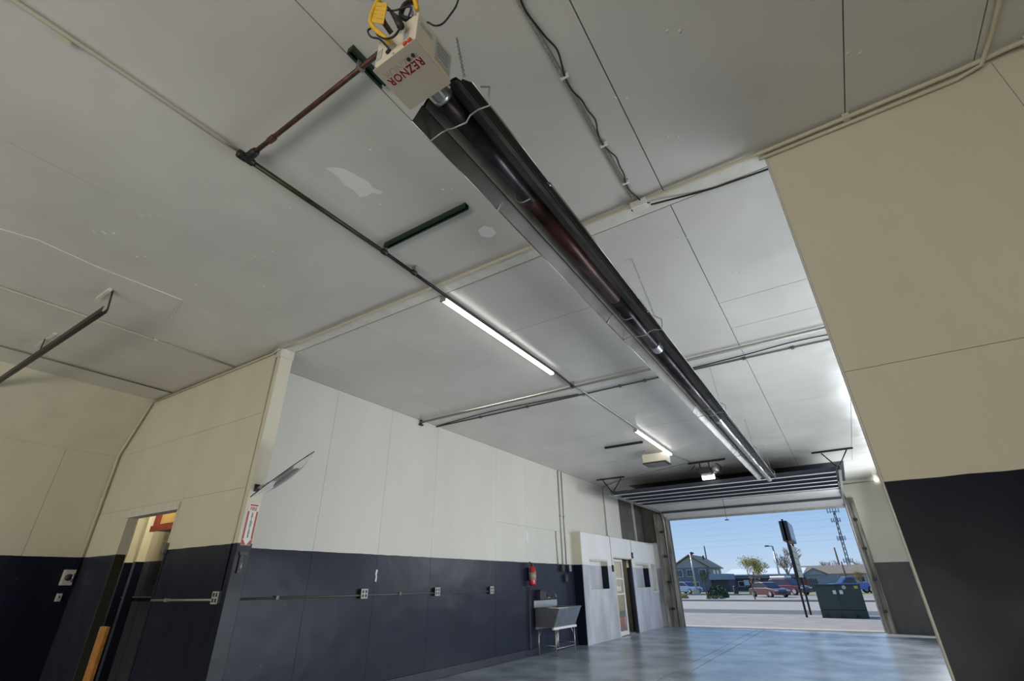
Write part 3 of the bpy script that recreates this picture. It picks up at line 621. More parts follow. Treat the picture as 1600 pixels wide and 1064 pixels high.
# armoured cable with black cable beside it
bm = new(); pts = [(-.70, -.5, H-.02), (-.70, 2.96, H-.02)]; tube(bm, pts, .010, 8)
for k in range(150):
    y = .9+k*.0135
    tube(bm, [(-.70+.0125*math.cos(t), y, H-.02+.0125*math.sin(t)) for t in [i*2*PI/8 for i in range(9)]], .0022, 3, cap=False)
tag(obj('armoured_cable', bm, mat('pale_armour', (.40, .39, .36), .45, .2), None, True), 'silver armoured cable along the ceiling right of the heater', 'cable')
pts = []
for k in range(24):
    y = .9+k*.092; pts.append((-.672+.022*math.sin(k*1.15)*(1 if k % 6 else .2), y, H-.03))
lc = thing('loose_cable', 'black cable wavering beside the silver armoured cable', 'cable', (-.68, 1, H))
T('cable', CORD, lc, [(-.68, -.5, H-.03)]+pts+[(-.60, 3.03, H-.045)], .0055, 6, curve=4)
for y in (1.72, 2.32, 2.74):
    B('saddle', WHITEM, lc, -.716, -.664, y-.007, y+.007, H-.036, H-.003)
cw = tag(T('loose_cable', CORD, None, [(-.60, 3.05, H-.05), (-.2, 3.16, H-.028), (.0, 3.18, H-.028), (.25, 3.20, H-.025)], .008, 6, curve=5), 'black cable along the batten toward the right wall corner', 'cable')

# ceiling blemishes: patching compound, torn tape
bm = new()
P = [(-2.50, 1.40), (-2.44, 1.43), (-2.40, 1.47), (-2.375, 1.53), (-2.36, 1.60), (-2.34, 1.66), (-2.36, 1.72), (-2.33, 1.80), (-2.36, 1.81), (-2.40, 1.76), (-2.46, 1.76), (-2.52, 1.74), (-2.50, 1.66), (-2.52, 1.58), (-2.49, 1.50)]
prism(bm, P, 'z', H-.0012, H); tag(obj('paint_patch', bm, PATCHW), 'white patch of bare compound on the ceiling between gas pipe and heater', 'paint patch', 'patches on the ceiling')
bm = new(); prism(bm, [(-1.98, 2.58), (-1.90, 2.56), (-1.85, 2.62), (-1.87, 2.70), (-1.94, 2.72), (-2.0, 2.66)], 'z', H-.0012, H)
tag(obj('paint_patch', bm, PATCHW), 'small white patch on the ceiling just before the batten', 'paint patch', 'patches on the ceiling')
bm = new(); tube(bm, [(-5.36, -.1, H-.004), (-5.35, .30, H-.004), (-5.27, .53, H-.004), (-5.31, .97, H-.004), (-5.30, 1.23, H-.004), (-5.27, 1.72, H-.004), (-5.6, 1.80, H-.004), (-5.85, 1.86, H-.004)], .004, 5)
tag(obj('torn_tape', bm, PATCHW), 'torn joint tape edge across the left ceiling', 'tape')
bm = new(); prism(bm, [(5.58, 1.40), (5.61, 1.39), (5.615, 1.45), (5.605, 1.50), (5.62, 1.55), (5.585, 1.56), (5.575, 1.50), (5.59, 1.46)], 'x', XL, XL+.0015)
tag(obj('paint_chip', bm, PATCHW), 'small white chipped spot on the dark bay wall above the first outlet box', 'paint chip')
bm = new()
for k in range(90):
    x, y = random.uniform(-5.2, 2.2), random.choice([random.uniform(.6, 2.95), random.uniform(3.3, 9)])
    if abs(x+2.85) < .1 or abs(x-XH) < .25: continue
    for j in range(2):
        lathe(bm, [(.004, H-.005), (.011, H-.002), (.013, H+.0005)], (x+j*.06, y+j*.04, 0), n=6)
so = obj('nail_pops', bm, TRIMW, ce); so['kind'] = 'stuff'

# ------------------------------------------------------------------ strip lights
def strip(x, y0, y1_, label):
    t = thing('strip_light', label, 'light', (x, y0, H), 'LED strip lights')
    B('housing', WHITEM, t, x-.032, x+.032, y0, y1_, H-.062, H-.03, bevel=.004)
    bm = new(); prism(bm, [(x-.03, H-.062), (x-.026, H-.083), (x-.012, H-.093), (x+.012, H-.093), (x+.026, H-.083), (x+.03, H-.062)], 'y', y0+.02, y1_-.02); obj('diffuser', bm, LEDM, t)
    for y in (y0+.009, y1_-.009): B('end_cap', GALV, t, x-.034, x+.034, y-.01, y+.01, H-.096, H-.028)
    for y in (y0+.25, y1_-.25): B('mount', GALV, t, x-.02, x+.02, y-.015, y+.015, H-.03, H)
    return t
s1 = strip(-2.885, 3.18, 5.60, 'lit white LED strip light nearest the camera, beside the gas pipe')
s2 = copy_tree(s1, (-.005, 5.87, 0), 'lit white LED strip light farther along the bay')
# wall lamp high on the end wall
wl_ = thing('wall_lamp', 'small lit white lamp high on the end wall right of the door', 'lamp', (1.35, Y2, 4.0))
bm = new(); lathe(bm, [(.03, Y2-.01), (.055, Y2-.03), (.055, Y2-.08), (.02, Y2-.11)], (1.34, 0, 4.02), 'y', 12); obj('lens', bm, LAMPW, wl_, True)
T('base_conduit', CG, wl_, [(.45, Y2-.02, 3.98), (1.30, Y2-.02, 4.0)], .012, 6)
# vent box
vb = thing('vent_box', 'cream vent box with dark grille hanging below the far ceiling', 'vent', (-3.17, 11.2, 3.85))
B('casing', BOXC, vb, -3.42, -2.90, 10.95, 11.38, 3.79, 3.98, bevel=.006)
for x in (-3.38, -2.94):
    for y in (11.0, 11.33): T('hanger_rod', GALV, vb, [(x, y, 3.97), (x, y, H)], .008, 6)
gr = B('grille_frame', PLASTD, vb, -3.43, -2.89, 10.94, 11.39, 3.765, 3.79)
for k in range(8): B('louvre', GALV, gr, -3.38, -2.94, 10.985+k*.05, 10.995+k*.05, 3.745, 3.768)
# ------------------------------------------------------------------ left door track
tk = thing('overhead_track', 'black overhead door track hanging under the left ceiling', 'track', (-5.6, 1.23, 3.79))
bm = new(); sheet(bm, [(1.20, 3.84), (1.20, 3.78), (1.245, 3.78), (1.245, 3.84)], .004, 'x', -9.45, -5.56); obj('rail', bm, BLACKST, tk)
for x, xx in ((-5.60, -5.70), (-7.55, -7.6)):
    bm = new(); obox(bm, ((x+xx)/2, 1.25, 3.95), Vector((.94, 0, 0)), Vector((0, 1, 0)), Vector(((xx-x), 0, .27)).normalized(), .022, .003, .145); hs = obj('hanger_strap', bm, BLACKST, tk)
    for k in range(6):
        bm = new(); lathe(bm, [(.006, 1.244), (.006, 1.2475)], (x+(xx-x)*k/6, 0, 3.84+.22*k/6), 'y', 6); obj('slot', bm, GALV, hs)
B('ceiling_angle', TRIMW, tk, -5.95, -5.64, 1.20, 1.225, H-.03, H); B('ceiling_angle', TRIMW, tk, -7.95, -7.3, 1.25, 1.28, H-.012, H)
T('brace', BLACKST, tk, [(-8.75, 1.22, 3.80), (-9.15, 1.22, 3.45)], .012, 6)

# ------------------------------------------------------------------ on the facing wall, left
ds = thing('disconnect_switch', 'pale grey disconnect switch at the dark left corner', 'switch', (-9.45, 3.0, 1.5))
B('body', mat('pale_grey_box', (.55, .54, .48), .5), ds, -9.498, -9.42, 2.86, 2.99, 1.40, 1.60, bevel=.006)
bm = new(); lathe(bm, [(.03, -9.42), (.045, -9.41), (.04, -9.395)], (0, 2.92, 1.50), 'x', 14); obj('dial', bm, PLASTD, ds, True)
T('lever', GALV, ds, [(-9.40, 2.965, 1.44), (-9.39, 2.965, 1.55)], .012, 6)
sw = thing('wall_switch', 'small pale switch below the disconnect in the left corner', 'switch', (-9.48, 2.87, 1.25)); B('body', bpy.data.materials['pale_grey_box'], sw, -9.498, -9.46, 2.88, 2.94, 1.20, 1.30, bevel=.004); B('toggle', PLASTD, sw, -9.46, -9.452, 2.903, 2.917, 1.24, 1.27)
OUTC = mat('grey_outlet_cover', (.42, .42, .40), .5)
def outlet(c, facing, label):
    x, y, z = c; t = thing('outlet_box', label, 'outlet', c, 'electrical outlet boxes')
    if facing == 'y':
        B('box', GALV, t, x-.055, x+.055, y-.05, y, z-.055, z+.055, bevel=.004); cv = B('cover', OUTC, t, x-.058, x+.058, y-.054, y-.049, z-.058, z+.058)
        for a in (-.026, .026):
            for b in (-.026, .026): B('socket', PLASTD, cv, x+a-.015, x+a+.015, y-.0565, y-.0535, z+b-.018, z+b+.018)
    else:
        B('box', PLASTD, t, x, x+.055, y-.06, y+.06, z-.06, z+.06, bevel=.004); cv = B('cover', OUTC, t, x+.05, x+.056, y-.062, y+.062, z-.062, z+.062)
        for a in (-.028, .028):
            for b in (-.026, .026): B('socket', PLASTD, cv, x+.055, x+.058, y+a-.016, y+a+.016, z+b-.018, z+b+.018)
    return t
outlet((-5.56, Y1, 1.25), 'y', 'grey outlet box on the facing wall left of the column')
o1 = outlet((XL, 5.36, 1.24), 'x', 'outlet box on the dark bay wall nearest the column')
copy_tree(o1, (0, 1.60, 0), 'middle one of three outlet boxes on the dark bay wall')
copy_tree(o1, (0, 3.21, 0), 'outlet box on the dark bay wall nearest the fire extinguisher')
conduit('conduit', [(XL+.02, 3.4, 1.22), (XL+.02, 8.5, 1.22)], .012, bpy.data.materials['dark_conduit'], 'dark conduit linking the outlet boxes along the dark bay wall', [(XL+.02, 4.0, 1.22), (XL+.02, 6.1, 1.22)], 'wall conduits')
conduit('conduit', [(-6.97, 3.02, 1.22), (-5.6, 3.02, 1.23)], .011, CG, 'grey conduit on the dark facing wall left of the outlet box', [(-6.6, 3.02, 1.22)], 'wall conduits')
conduit('conduit', [(-10.9, 4.185, 1.22), (-8.45, 4.185, 1.22)], .008, CG, 'thin conduit on the dark wall seen through the doorway', [], 'wall conduits')
tag(B('strike_plate', mat('green_grey_plate', (.16, .19, .15), .4, .5), None, -7.035, -6.975, 2.995, 3.035, 1.72, 1.84, bevel=.003), 'green grey latch plate on the right edge of the doorway', 'latch plate')
wpst = thing('timber_post', 'orange pine board standing in front of the left doorway', 'post', (-7.62, 2.9, 0)); B('board', WOOD, wpst, -7.74, -7.56, 2.88, 2.92, 0, .945, bevel=.004)
B('end_grain', CABW, wpst, -7.738, -7.562, 2.882, 2.918, .944, .947)
cb = thing('wall_cabinet', 'yellow plywood wall cabinet with red brown frame seen through the doorway', 'cabinet', (-9.8, 4.1, 2.5))
B('carcass', CABR, cb, -9.62, -8.4, 3.86, 4.20, 2.20, 3.0); B('door', CABW, cb, -9.34, -8.5, 3.84, 3.86, 2.28, 2.95, bevel=.004); B('face_rail', CABR, cb, -9.62, -8.4, 3.83, 3.86, 2.18, 2.27); B('face_stile', CABR, cb, -9.44, -9.37, 3.83, 3.86, 2.27, 3.0)

# extinguisher arrow sign on the column
sg = thing('fire_extinguisher_sign', 'red and white vertical fire extinguisher arrow sign on the corner column', 'sign', (-5.42, 3.1, 1.95))
sy0, sy1, fx_ = 3.05, 3.165, -5.416
B('plate', SIGNW, sg, -5.4195, fx_, sy0, sy1, 1.745, 2.175)
B('border', SIGNR, sg, fx_, fx_+.001, sy0, sy0+.018, 1.81, 2.09); B('border', SIGNR, sg, fx_, fx_+.001, sy1-.018, sy1, 1.81, 2.09)
B('border', SIGNR, sg, fx_, fx_+.001, sy0+.012, sy1-.012, 2.147, 2.163)
my_ = (sy0+sy1)/2
for a, b in ((sy0, my_-.003), (sy1, my_+.003)):
    bm = new(); prism(bm, [(a, 1.82), (a, 1.748), (b, 1.748)], 'x', fx_, fx_+.001); obj('arrow_corner', bm, SIGNR, sg)
text('lettering', 'FIRE', SIGNR, sg, .052, (fx_+.001, my_, 2.115), (0, 1, 0), (0, 0, 1), .0005, .001, 1, .85)
for k, ch in enumerate('EXTINGUISHER'):
    text('lettering', ch, INK, sg, .031, (fx_+.001, my_, 2.065-k*.0215), (0, 1, 0), (0, 0, 1), .0005, .0006)
lt = thing('door_latch', 'black latch hardware on the dark lower half of the column', 'latch', (-5.42, 3.08, 1.6))
B('plate', PLASTD, lt, -5.4195, -5.405, 3.06, 3.15, 1.65, 1.68); B('body', PLASTD, lt, -5.4195, -5.40, 3.07, 3.11, 1.47, 1.65, bevel=.004); T('bolt', GALV, lt, [(-5.40, 3.10, 1.50), (-5.40, 3.10, 1.58)], .008, 6)
# convex mirror on the column
mr = thing('convex_mirror', 'round convex safety mirror on the column, seen nearly edge on', 'mirror', (-5.4, 3.1, 2.3))
ca = Vector((-5.33, 3.10, 2.31)); cb_ = Vector((-4.62, 3.10, 2.585)); cc = (ca+cb_)/2; U = (cb_-ca).normalized(); Rm = (cb_-ca).length/2
vd_ = (cc-Vector((0, 0, 1.335))).normalized(); N = U.cross(vd_).normalized()
if N.z > 0: N = -N
N = (N*math.cos(.06)-vd_*math.sin(.06)).normalized(); V = N.cross(U).normalized()
def disc_profile(prof, m, name, par):
    bm = new(); rings = []
    for r, h in prof: rings.append([bm.verts.new(cc+(U*math.cos(a)+V*math.sin(a))*r+N*h) for a in [2*PI*k/32 for k in range(32)]])
    for i in range(len(rings)-1):
        for k in range(32): bm.faces.new((rings[i][k], rings[i][(k+1)%32], rings[i+1][(k+1)%32], rings[i+1][k]))
    bm.faces.new(rings[0]); bm.faces.new(rings[-1][::-1]); return obj(name, bm, m, par, True)
T('rim', PLASTD, mr, [cc+(U*math.cos(a)+V*math.sin(a))*Rm*.99 for a in [2*PI*k/40 for k in range(41)]], .005, 6)
disc_profile([(Rm*.97, .003), (Rm*.85, .030), (Rm*.65, .058), (Rm*.4, .078), (Rm*.1, .086)], CLEAR, 'dome', mr)
disc_profile([(Rm*.30, -.012), (Rm*.60, -.010), (Rm*.60, .000), (Rm*.30, .004)], MIRD, 'backing_plate', mr)
T('arm', GALV, mr, [(-5.42, 3.09, 2.33), (-5.38, 3.09, 2.345), (cc-U*Rm*.6-N*.015)], .011, 6); B('wall_plate', BLACKST, mr, -5.4195, -5.41, 3.06, 3.12, 2.30, 2.38)

# ------------------------------------------------------------------ on the bay's left wall
fe = thing('fire_extinguisher', 'red fire extinguisher hanging on the bay wall above the sink', 'fire extinguisher', (-5.95, 10.05, 1.35))
ex, ey = -5.93, 10.02
bm = new(); lathe(bm, [(.05, 1.30), (.075, 1.315), (.08, 1.34), (.08, 1.60), (.065, 1.65), (.03, 1.675), (.03, 1.70)], (ex, ey, 0)); cy = obj('cylinder', bm, EXTR, fe, True)
bm = new(); lathe(bm, [(.0805, 1.42), (.0805, 1.56)], (ex, ey, 0)); obj('label_band', bm, mat('faded_label', (.35, .30, .25), .5), cy, True)
B('valve', PLASTD, fe, ex-.025, ex+.025, ey-.03, ey+.03, 1.695, 1.74); T('handle', PLASTD, fe, [(ex, ey-.02, 1.74), (ex, ey-.12, 1.77)], .010, 6); T('handle', GALV, fe, [(ex, ey-.02, 1.715), (ex, ey-.13, 1.715)], .008, 6)
T('hose', CORD, fe, [(ex, ey-.02, 1.72), (ex, ey-.12, 1.70), (ex, ey-.14, 1.55), (ex, ey-.12, 1.42)], .012, 8, curve=5); B('bracket', BLACKST, fe, XL, ex-.07, ey-.02, ey+.02, 1.40, 1.66)
tag(B('sticker', WHITEM, None, XL, XL+.003, 10.0, 10.06, 2.22, 2.42), 'narrow white sticker on the bay wall above the extinguisher', 'sticker')
c1 = conduit('conduit', [(XL+.02, 11.70, 1.74), (XL+.02, 11.70, H-.02)], .013, CG, 'left one of two tall vertical conduits beside the booth', [(XL+.02, 11.7, 2.9)], 'vertical conduits')
conduit('conduit', [(XL+.02, 11.90, 1.74), (XL+.02, 11.90, H-.02)], .013, CG, 'right one of two tall vertical conduits beside the booth', [(XL+.02, 11.9, 2.9)], 'vertical conduits')
conduit('conduit', [(XL+.02, 11.45, 1.74), (XL+.02, 11.43, 2.1), (XL+.02, 11.40, 2.52)], .011, CG, 'short vertical conduit left of the tall pair', [], 'vertical conduits')
for (y, z, lab) in ((11.62, 1.68, 'left dark box under the vertical conduits'), (12.0, 1.68, 'right dark box under the vertical conduits'), (11.78, 1.45, 'lowest dark box under the vertical conduits')):
    t = thing('control_box', lab, 'electrical box', (XL, y, z), 'boxes under the vertical conduits'); B('body', PLASTD, t, XL, XL+.07, y-.07, y+.07, z-.08, z+.08, bevel=.004); B('cover', GALV if 'right' in lab else PLASTD, t, XL+.07, XL+.075, y-.06, y+.06, z-.07, z+.07)
for y, lab in ((14.32, 'pull switch on the booth left of the glass door'), (16.05, 'small dark switch on the booth right of the doorway')):
    t = thing('push_button_box', lab, 'switch', (XB, y, 1.7), 'switches on the booth'); z0 = 1.62 if y < 15 else 2.02
    B('body', PLASTD, t, XB, XB+.05, y-.045, y+.045, z0, z0+.17, bevel=.004); B('button', GALV, t, XB+.05, XB+.056, y-.015, y+.015, z0+.06, z0+.09)
conduit('conduit', [(XB+.012, 16.05, 2.19), (XB+.012, 16.05, 2.54)], .01, CG, 'short conduit above the switch right of the booth doorway', [], 'vertical conduits')
conduit('conduit', [(XB+.012, 14.32, 1.79), (XB+.012, 14.32, 2.56), (XL+.03, 14.5, 2.6)], .013, CG, 'conduit down the booth front to the switch left of the glass door', [], 'vertical conduits')
# supply pipe down to the floor left of the sink
conduit('supply_pipe', [(XL+.03, 10.02, 1.28), (XL+.03, 10.02, .2), (XL+.05, 10.0, .12)], .014, mat('dark_pipe', (.06, .06, .07), .5), 'dark supply pipe on the wall behind the sink', [(XL+.03, 10.02, .28)], 'wall conduits', 'pipe')

# sink
sk = thing('utility_sink', 'stainless utility sink with sloped front on folding legs', 'sink', (-5.75, 10.6, 0))
y0, y1_ = 10.22, 11.22; yb0, yb1 = 10.22, 11.22
xb, xft, xfb = -6.0, -5.40, -5.56; zt, zb = .872, .52
def quad(name, pts, m, par, th=.006, nrm=None):
    p = [Vector(q) for q in pts]; n_ = (p[1]-p[0]).cross(p[3]-p[0]).normalized()*th; bm = new()
    a = [bm.verts.new(q) for q in p]; b = [bm.verts.new(q+n_) for q in p]
    bm.faces.new(a[::-1]); bm.faces.new(b)
    for i in range(4): bm.faces.new((a[i], a[(i+1)%4], b[(i+1)%4], b[i]))
    return obj(name, bm, m, par)
quad('front_panel', [(xfb, y0, zb), (xfb, y1_, zb), (xft, y1_+.03, zt), (xft, y0-.03, zt)], STAIN, sk)
quad('back_panel', [(xb, y0, zb), (xb, y1_, zb), (xb, y1_, zt), (xb, y0, zt)], STAIN, sk)
quad('side_panel', [(xb, y0, zb), (xfb, y0, zb), (xft, y0-.03, zt), (xb, y0, zt)], STAIN, sk); quad('side_panel', [(xfb, y1_, zb), (xb, y1_, zb), (xb, y1_, zt), (xft, y1_+.03, zt)], STAIN, sk)
B('bottom', STAIN, sk, xb, xfb, y0, y1_, zb-.008, zb)
T('rim', STAIN, sk, [(xb, y0, zt), (xft, y0-.03, zt), (xft, y1_+.03, zt), (xb, y1_, zt)], .013, 8)
B('backsplash', STAIN, sk, XL+.01, XL+.05, y0-.02, y1_+.02, zt-.01, 1.01, bevel=.004)
B('stand_rail', WHITEM, sk, xfb-.02, xfb+.02, y0-.04, y1_+.04, zb-.05, zb-.008); B('stand_rail', GALV, sk, xb, xb+.04, y0-.04, y1_+.04, zb-.05, zb-.008)
for x in (xb+.03, xfb):
    for y in (y0+.06, y1_-.06):
        T('leg', GALV, sk, [(x, y, 0), (x, y, zb-.05)], .014, 8); T('brace', GALV, sk, [(x, y, .32), (x, y+(.15 if y < 10.7 else -.15), zb-.05)], .008, 6)
for y in (y0+.06, y1_-.06): T('stretcher', GALV, sk, [(xb+.03, y, .18), (xfb, y, .18)], .009, 6)
T('stretcher', GALV, sk, [(xfb, y0+.06, .13), (xfb, y1_-.06, .13)], .009, 6)
bm = new(); lathe(bm, [(.04, .38), (.04, .51)], (-5.75, 10.7, 0), n=12); obj('drain', bm, GALV, sk, True); T('drain_pipe', GALV, sk, [(-5.75, 10.7, .4), (-5.75, 10.7, .16), (-5.85, 10.7, .08), (-5.98, 10.7, .10)], .022, 8)
fc = thing('faucet', 'two handled faucet mounted on the wall over the sink', 'faucet', (-5.98, 10.8, 1.05))
T('body', GALV, fc, [(-5.99, 10.70, 1.05), (-5.99, 10.95, 1.05)], .018, 8); T('spout', GALV, fc, [(-5.99, 10.83, 1.05), (-5.92, 10.83, 1.12), (-5.82, 10.83, 1.12), (-5.79, 10.83, 1.06)], .012, 8, curve=4)
for y in (10.72, 10.93):
    bm = new(); lathe(bm, [(.015, 1.05), (.015, 1.09), (.03, 1.10), (.03, 1.12)], (-5.96, y, 0), n=10); obj('handle', bm, PLASTD, fc)
sd = thing('soap_dispenser', 'dark soap dispenser box on the sink backsplash', 'dispenser', (-5.97, 10.45, 1.0)); B('body', PLASTD, sd, XL, XL+.13, 10.33, 10.62, 1.02, 1.20, bevel=.012); B('lid', CORD, sd, XL, XL+.135, 10.33, 10.62, 1.20, 1.215)
gb = tag(T('water_hose', CORD, None, [(XL+.02, 11.2, 1.02), (XL+.03, 11.25, .95), (XL+.05, 11.22, .85)], .012, 6, curve=4), 'short black hose at the far corner of the sink', 'hose')

# ------------------------------------------------------------------ outside
GZ = -.10
def ground(name, m, x0, x1, y0, y1_, z, kind=True):
    o = B(name, m, None, x0, x1, y0, y1_, z-.3, z); struct(o); return o
struct(B('ground_1', APRON, None, -9, 6, Y2+.43, 19.6, -.28, -.004))
bm = new(); prism(bm, [(19.6, -.004), (28.9, GZ), (28.9, -.5), (19.6, -.5)], 'x', -40, 40); struct(obj('ground_2', bm, mat('light_driveway', (.33, .30, .27), .9, noise=.14, nscale=1.3)))
ground('ground_3', ROAD, -90, 60, 28.9, 33.6, GZ-.03)
ground('ground_4', ROADP, -120, 80, 33.6, 47.0, GZ-.03)
kb = struct(B('trim_10', KERB, None, -120, 80, 47.0, 48.2, GZ-.3, GZ+.06))
ground('ground_5', GRAVEL, -120, 80, 48.2, 53.5, GZ+.03); ground('ground_6', LOT, -140, 90, 53.5, 66, GZ); ground('ground_7', GRASS, -160, 100, 66, 84, GZ); ground('ground_8', LOT, -300, 200, 84, 320, GZ-.05)
struct(B('trim_11', KERB, None, -120, -10.0, 66.0, 66.6, GZ-.3, GZ+.12))

# pad transformer
tf = thing('pad_transformer', 'dark green padmount transformer cabinet beside the driveway', 'transformer', (-.73, 26.6, GZ))
tx0, tx1, ty = -1.52, .12, 26.2; tz = GZ-.02
B('base', TGREEN, tf, tx0, tx1, ty, ty+1.2, tz, tz+.34, bevel=.01)
for k, (a, b) in enumerate(((tx0, -.72), (-.715, tx1))):
    dr = B('door', TGREEN, tf, a, b, ty-.02, ty+.02, tz+.35, 1.13, bevel=.006)
    B('notice', WHITEM, dr, (-.90 if k == 0 else -.66), (-.78 if k == 0 else -.54), ty-.026, ty-.02, .80, .94)
B('cabinet', TGREEN, tf, tx0+.01, tx1-.01, ty+.02, ty+1.15, tz+.34, 1.15, bevel=.01); B('lid', TGREEN, tf, tx0-.03, tx1+.03, ty-.05, ty+1.2, 1.13, 1.17, bevel=.008)
bm = new(); lathe(bm, [(.075, ty-.027), (.075, ty-.02)], (-.46, 0, 1.05), 'y', 14); obj('round_sticker', bm, mat('faded_sticker', (.5, .52, .46), .6), tf)
B('sticker', mat('yellow_sticker', (.55, .50, .05), .6), tf, -.10, .03, ty-.027, ty-.02, 1.0, 1.10)
for x in (-1.28, -.76, -.24): T('lifting_loop', TGREEN, tf, [(x-.05, ty-.01, tz+.05), (x-.05, ty-.03, tz+.18), (x, ty-.03, tz+.22), (x+.05, ty-.03, tz+.18), (x+.05, ty-.01, tz+.05)], .012, 6)
# pylon sign, seen nearly edge on
py = thing('pylon_sign', 'two posted pylon sign with dark lightbox and tan letter board', 'sign', (-2.1, 27.4, GZ))
for y in (26.3, 28.7): B('post', BLACKST, py, -2.14, -2.06, y-.05, y+.05, GZ-.03, 3.85)
lb = B('lightbox', PLASTD, py, -2.27, -1.93, 26.25, 28.9, 2.92, 3.78, bevel=.03); B('face', mat('blue_grey_sign_face', (.20, .26, .36), .3), lb, -1.93, -1.915, 26.4, 28.75, 3.0, 3.7)
rb_ = B('letter_board', mat('tan_board', (.80, .66, .40), .5), py, -2.13, -2.0, 26.36, 28.64, 1.45, 2.75)
for z in (1.70, 1.96, 2.22, 2.48): B('letter_rail', CABR, rb_, -2.0, -1.99, 26.4, 28.6, z, z+.02)
B('edge', BLACKST, rb_, -2.15, -2.02, 26.30, 26.37, 1.42, 2.78)
# cell tower
tw = thing('cell_tower', 'tall lattice cell tower with antenna clusters behind the low houses', 'tower', (0, 150, GZ))
bm = new()
for a in range(3):
    an = a*2*PI/3; tube(bm, [(-.4+.42*math.cos(an), 150+.42*math.sin(an), GZ), (-.0+.22*math.cos(an), 150+.22*math.sin(an), 16.8)], .10, 5)
for k in range(14):
    z = .6+k*1.15; r = .42-.2*z/16.8; c_ = -.4+.4*z/16.8
    for a in range(3):
        a1, a2 = a*2*PI/3, (a+1)*2*PI/3; tube(bm, [(c_+r*math.cos(a1), 150+r*math.sin(a1), z), (c_+r*math.cos(a2), 150+r*math.sin(a2), z+1.1)], .05, 4)
obj('mast', bm, PLASTD, tw)
for z, r in ((16.6, 1.2), (14.4, .9), (10.2, .8), (5.2, .9)):
    for k in range(5):
        x = -.1-r+2*r*k/4; B('antenna', mat('antenna_grey', (.30, .33, .38), .6) if k == 0 else bpy.data.materials['antenna_grey'], tw, x-.12, x+.12, 149.2, 149.5, z-.35, z+.65)
    B('platform', PLASTD, tw, -.1-r, -.1+r, 149.4, 149.6, z-.1, z)
# poles
def pole(name, x, y, h, label, arm=0, r=.10, m=None):
    t = thing(name, label, 'pole', (x, y, GZ), 'poles across the road'); m = m or GALV
    T('shaft', m, t, [(x, y, GZ), (x, y, h)], [r*1.3, r*.8], 8)
    if arm: T('arm', m, t, [(x, y, h), (x+arm, y, h+.05)], r*.6, 6); B('lamp_head', PLASTD, t, x+arm-.35, x+arm+.1, y-.12, y+.12, h-.02, h+.12)
    B('base', APRON, t, x-.3, x+.3, y-.3, y+.3, GZ, GZ+.5); return t
pole('street_lamp', -17.25, 70, 4.6, 'grey lamp pole in front of the two storey house', .35); pole('street_lamp', -7.35, 70, 5.05, 'grey lamp pole behind the maroon cars', -.5)
pole('utility_pole', -24.1, 110, 7.8, 'bare pole rising behind the two storey house roof', 0, .15, BARK); pole('utility_pole', -1.75, 120, 7.0, 'dark pole beside the cell tower', 0, .16, BARK)
pole('utility_pole', -1.0, 95, 3.8, 'short dark pole left of the cell tower base', 0, .12, BARK)
for k, (z0, z1) in enumerate(((11.0, 11.6), (12.6, 13.2), (14.2, 14.8), (15.9, 16.6), (17.8, 18.6))):
    bm = new(); tube(bm, [(-60, 100, z0*.62), (-20, 100, (z0*.62+.1)), (40, 100, z1*.68)], .010, 4); tag(obj('power_line', bm, mat('wire_grey', (.42, .48, .56), .7) if k == 0 else bpy.data.materials['wire_grey']), ('lowest', 'second lowest', 'middle', 'second highest', 'highest')[k]+' of the five thin power lines across the sky', 'power line', 'power lines across the sky')

# two storey house
hs = thing('house', 'two storey blue grey house with tan side and brown gable roof', 'house', (-20, 86, GZ))
hx0, hx1, hy, hy2 = -24.2, -18.6, 85, 94; xm = -21.2
B('wall', SIDING, hs, hx0, hx1, hy, hy2, GZ, 3.3); B('side_wall', TANS, hs, hx1-.05, hx1+.02, hy+.15, hy2, GZ, 3.3)
bm = new(); prism(bm, [(hx0, 3.3), (hx1, 3.3), (xm, 4.95)], 'y', hy, hy2); obj('gable', bm, GABLE, hs)
for sgn, xe in ((0, hx0-.4), (1, hx1+.4)):
    bm = new(); prism(bm, [(xe, 3.20), (xm, 5.05), (xm, 5.22), (xe, 3.36)], 'y', hy-.4, hy2+.4); obj('roof', bm, ROOF, hs)
for x in (-23.6, -21.9, -20.0):
    wf_ = B('window', WFR, hs, x-.1, x+1.0, hy-.08, hy, 2.0, 3.05)
    for a in (0, .5): B('pane', WGL, wf_, x+a-.04, x+a+.42, hy-.11, hy-.08, 2.06, 2.98)
for x in (-23.3, -21.2): 
    wf_ = B('window', WFR, hs, x-.1, x+.9, hy-.08, hy, .6, 1.3); B('pane', WGL, wf_, x-.04, x+.84, hy-.11, hy-.08, .66, 1.24)
for y in (87.5, 90.0):
    wf_ = B('window', WFR, hs, hx1+.02, hx1+.08, y, y+1.5, 1.9, 3.0); B('pane', WGL, wf_, hx1+.08, hx1+.11, y+.1, y+1.4, 2.0, 2.9)
B('chimney', PLASTD, hs, -21.7, -21.4, 88, 88.4, 4.8, 5.7); B('chimney', PLASTD, hs, -20.3, -20.1, 90, 90.3, 4.3, 5.2)
B('porch_roof', mat('blue_grey_roof', (.22, .27, .36), .7), hs, -18.6, -15.9, 84.3, 90, 1.55, 2.35)
B('porch_wall', BRICK, hs, -18.58, -16.0, 85.3, 90, GZ, 1.6)
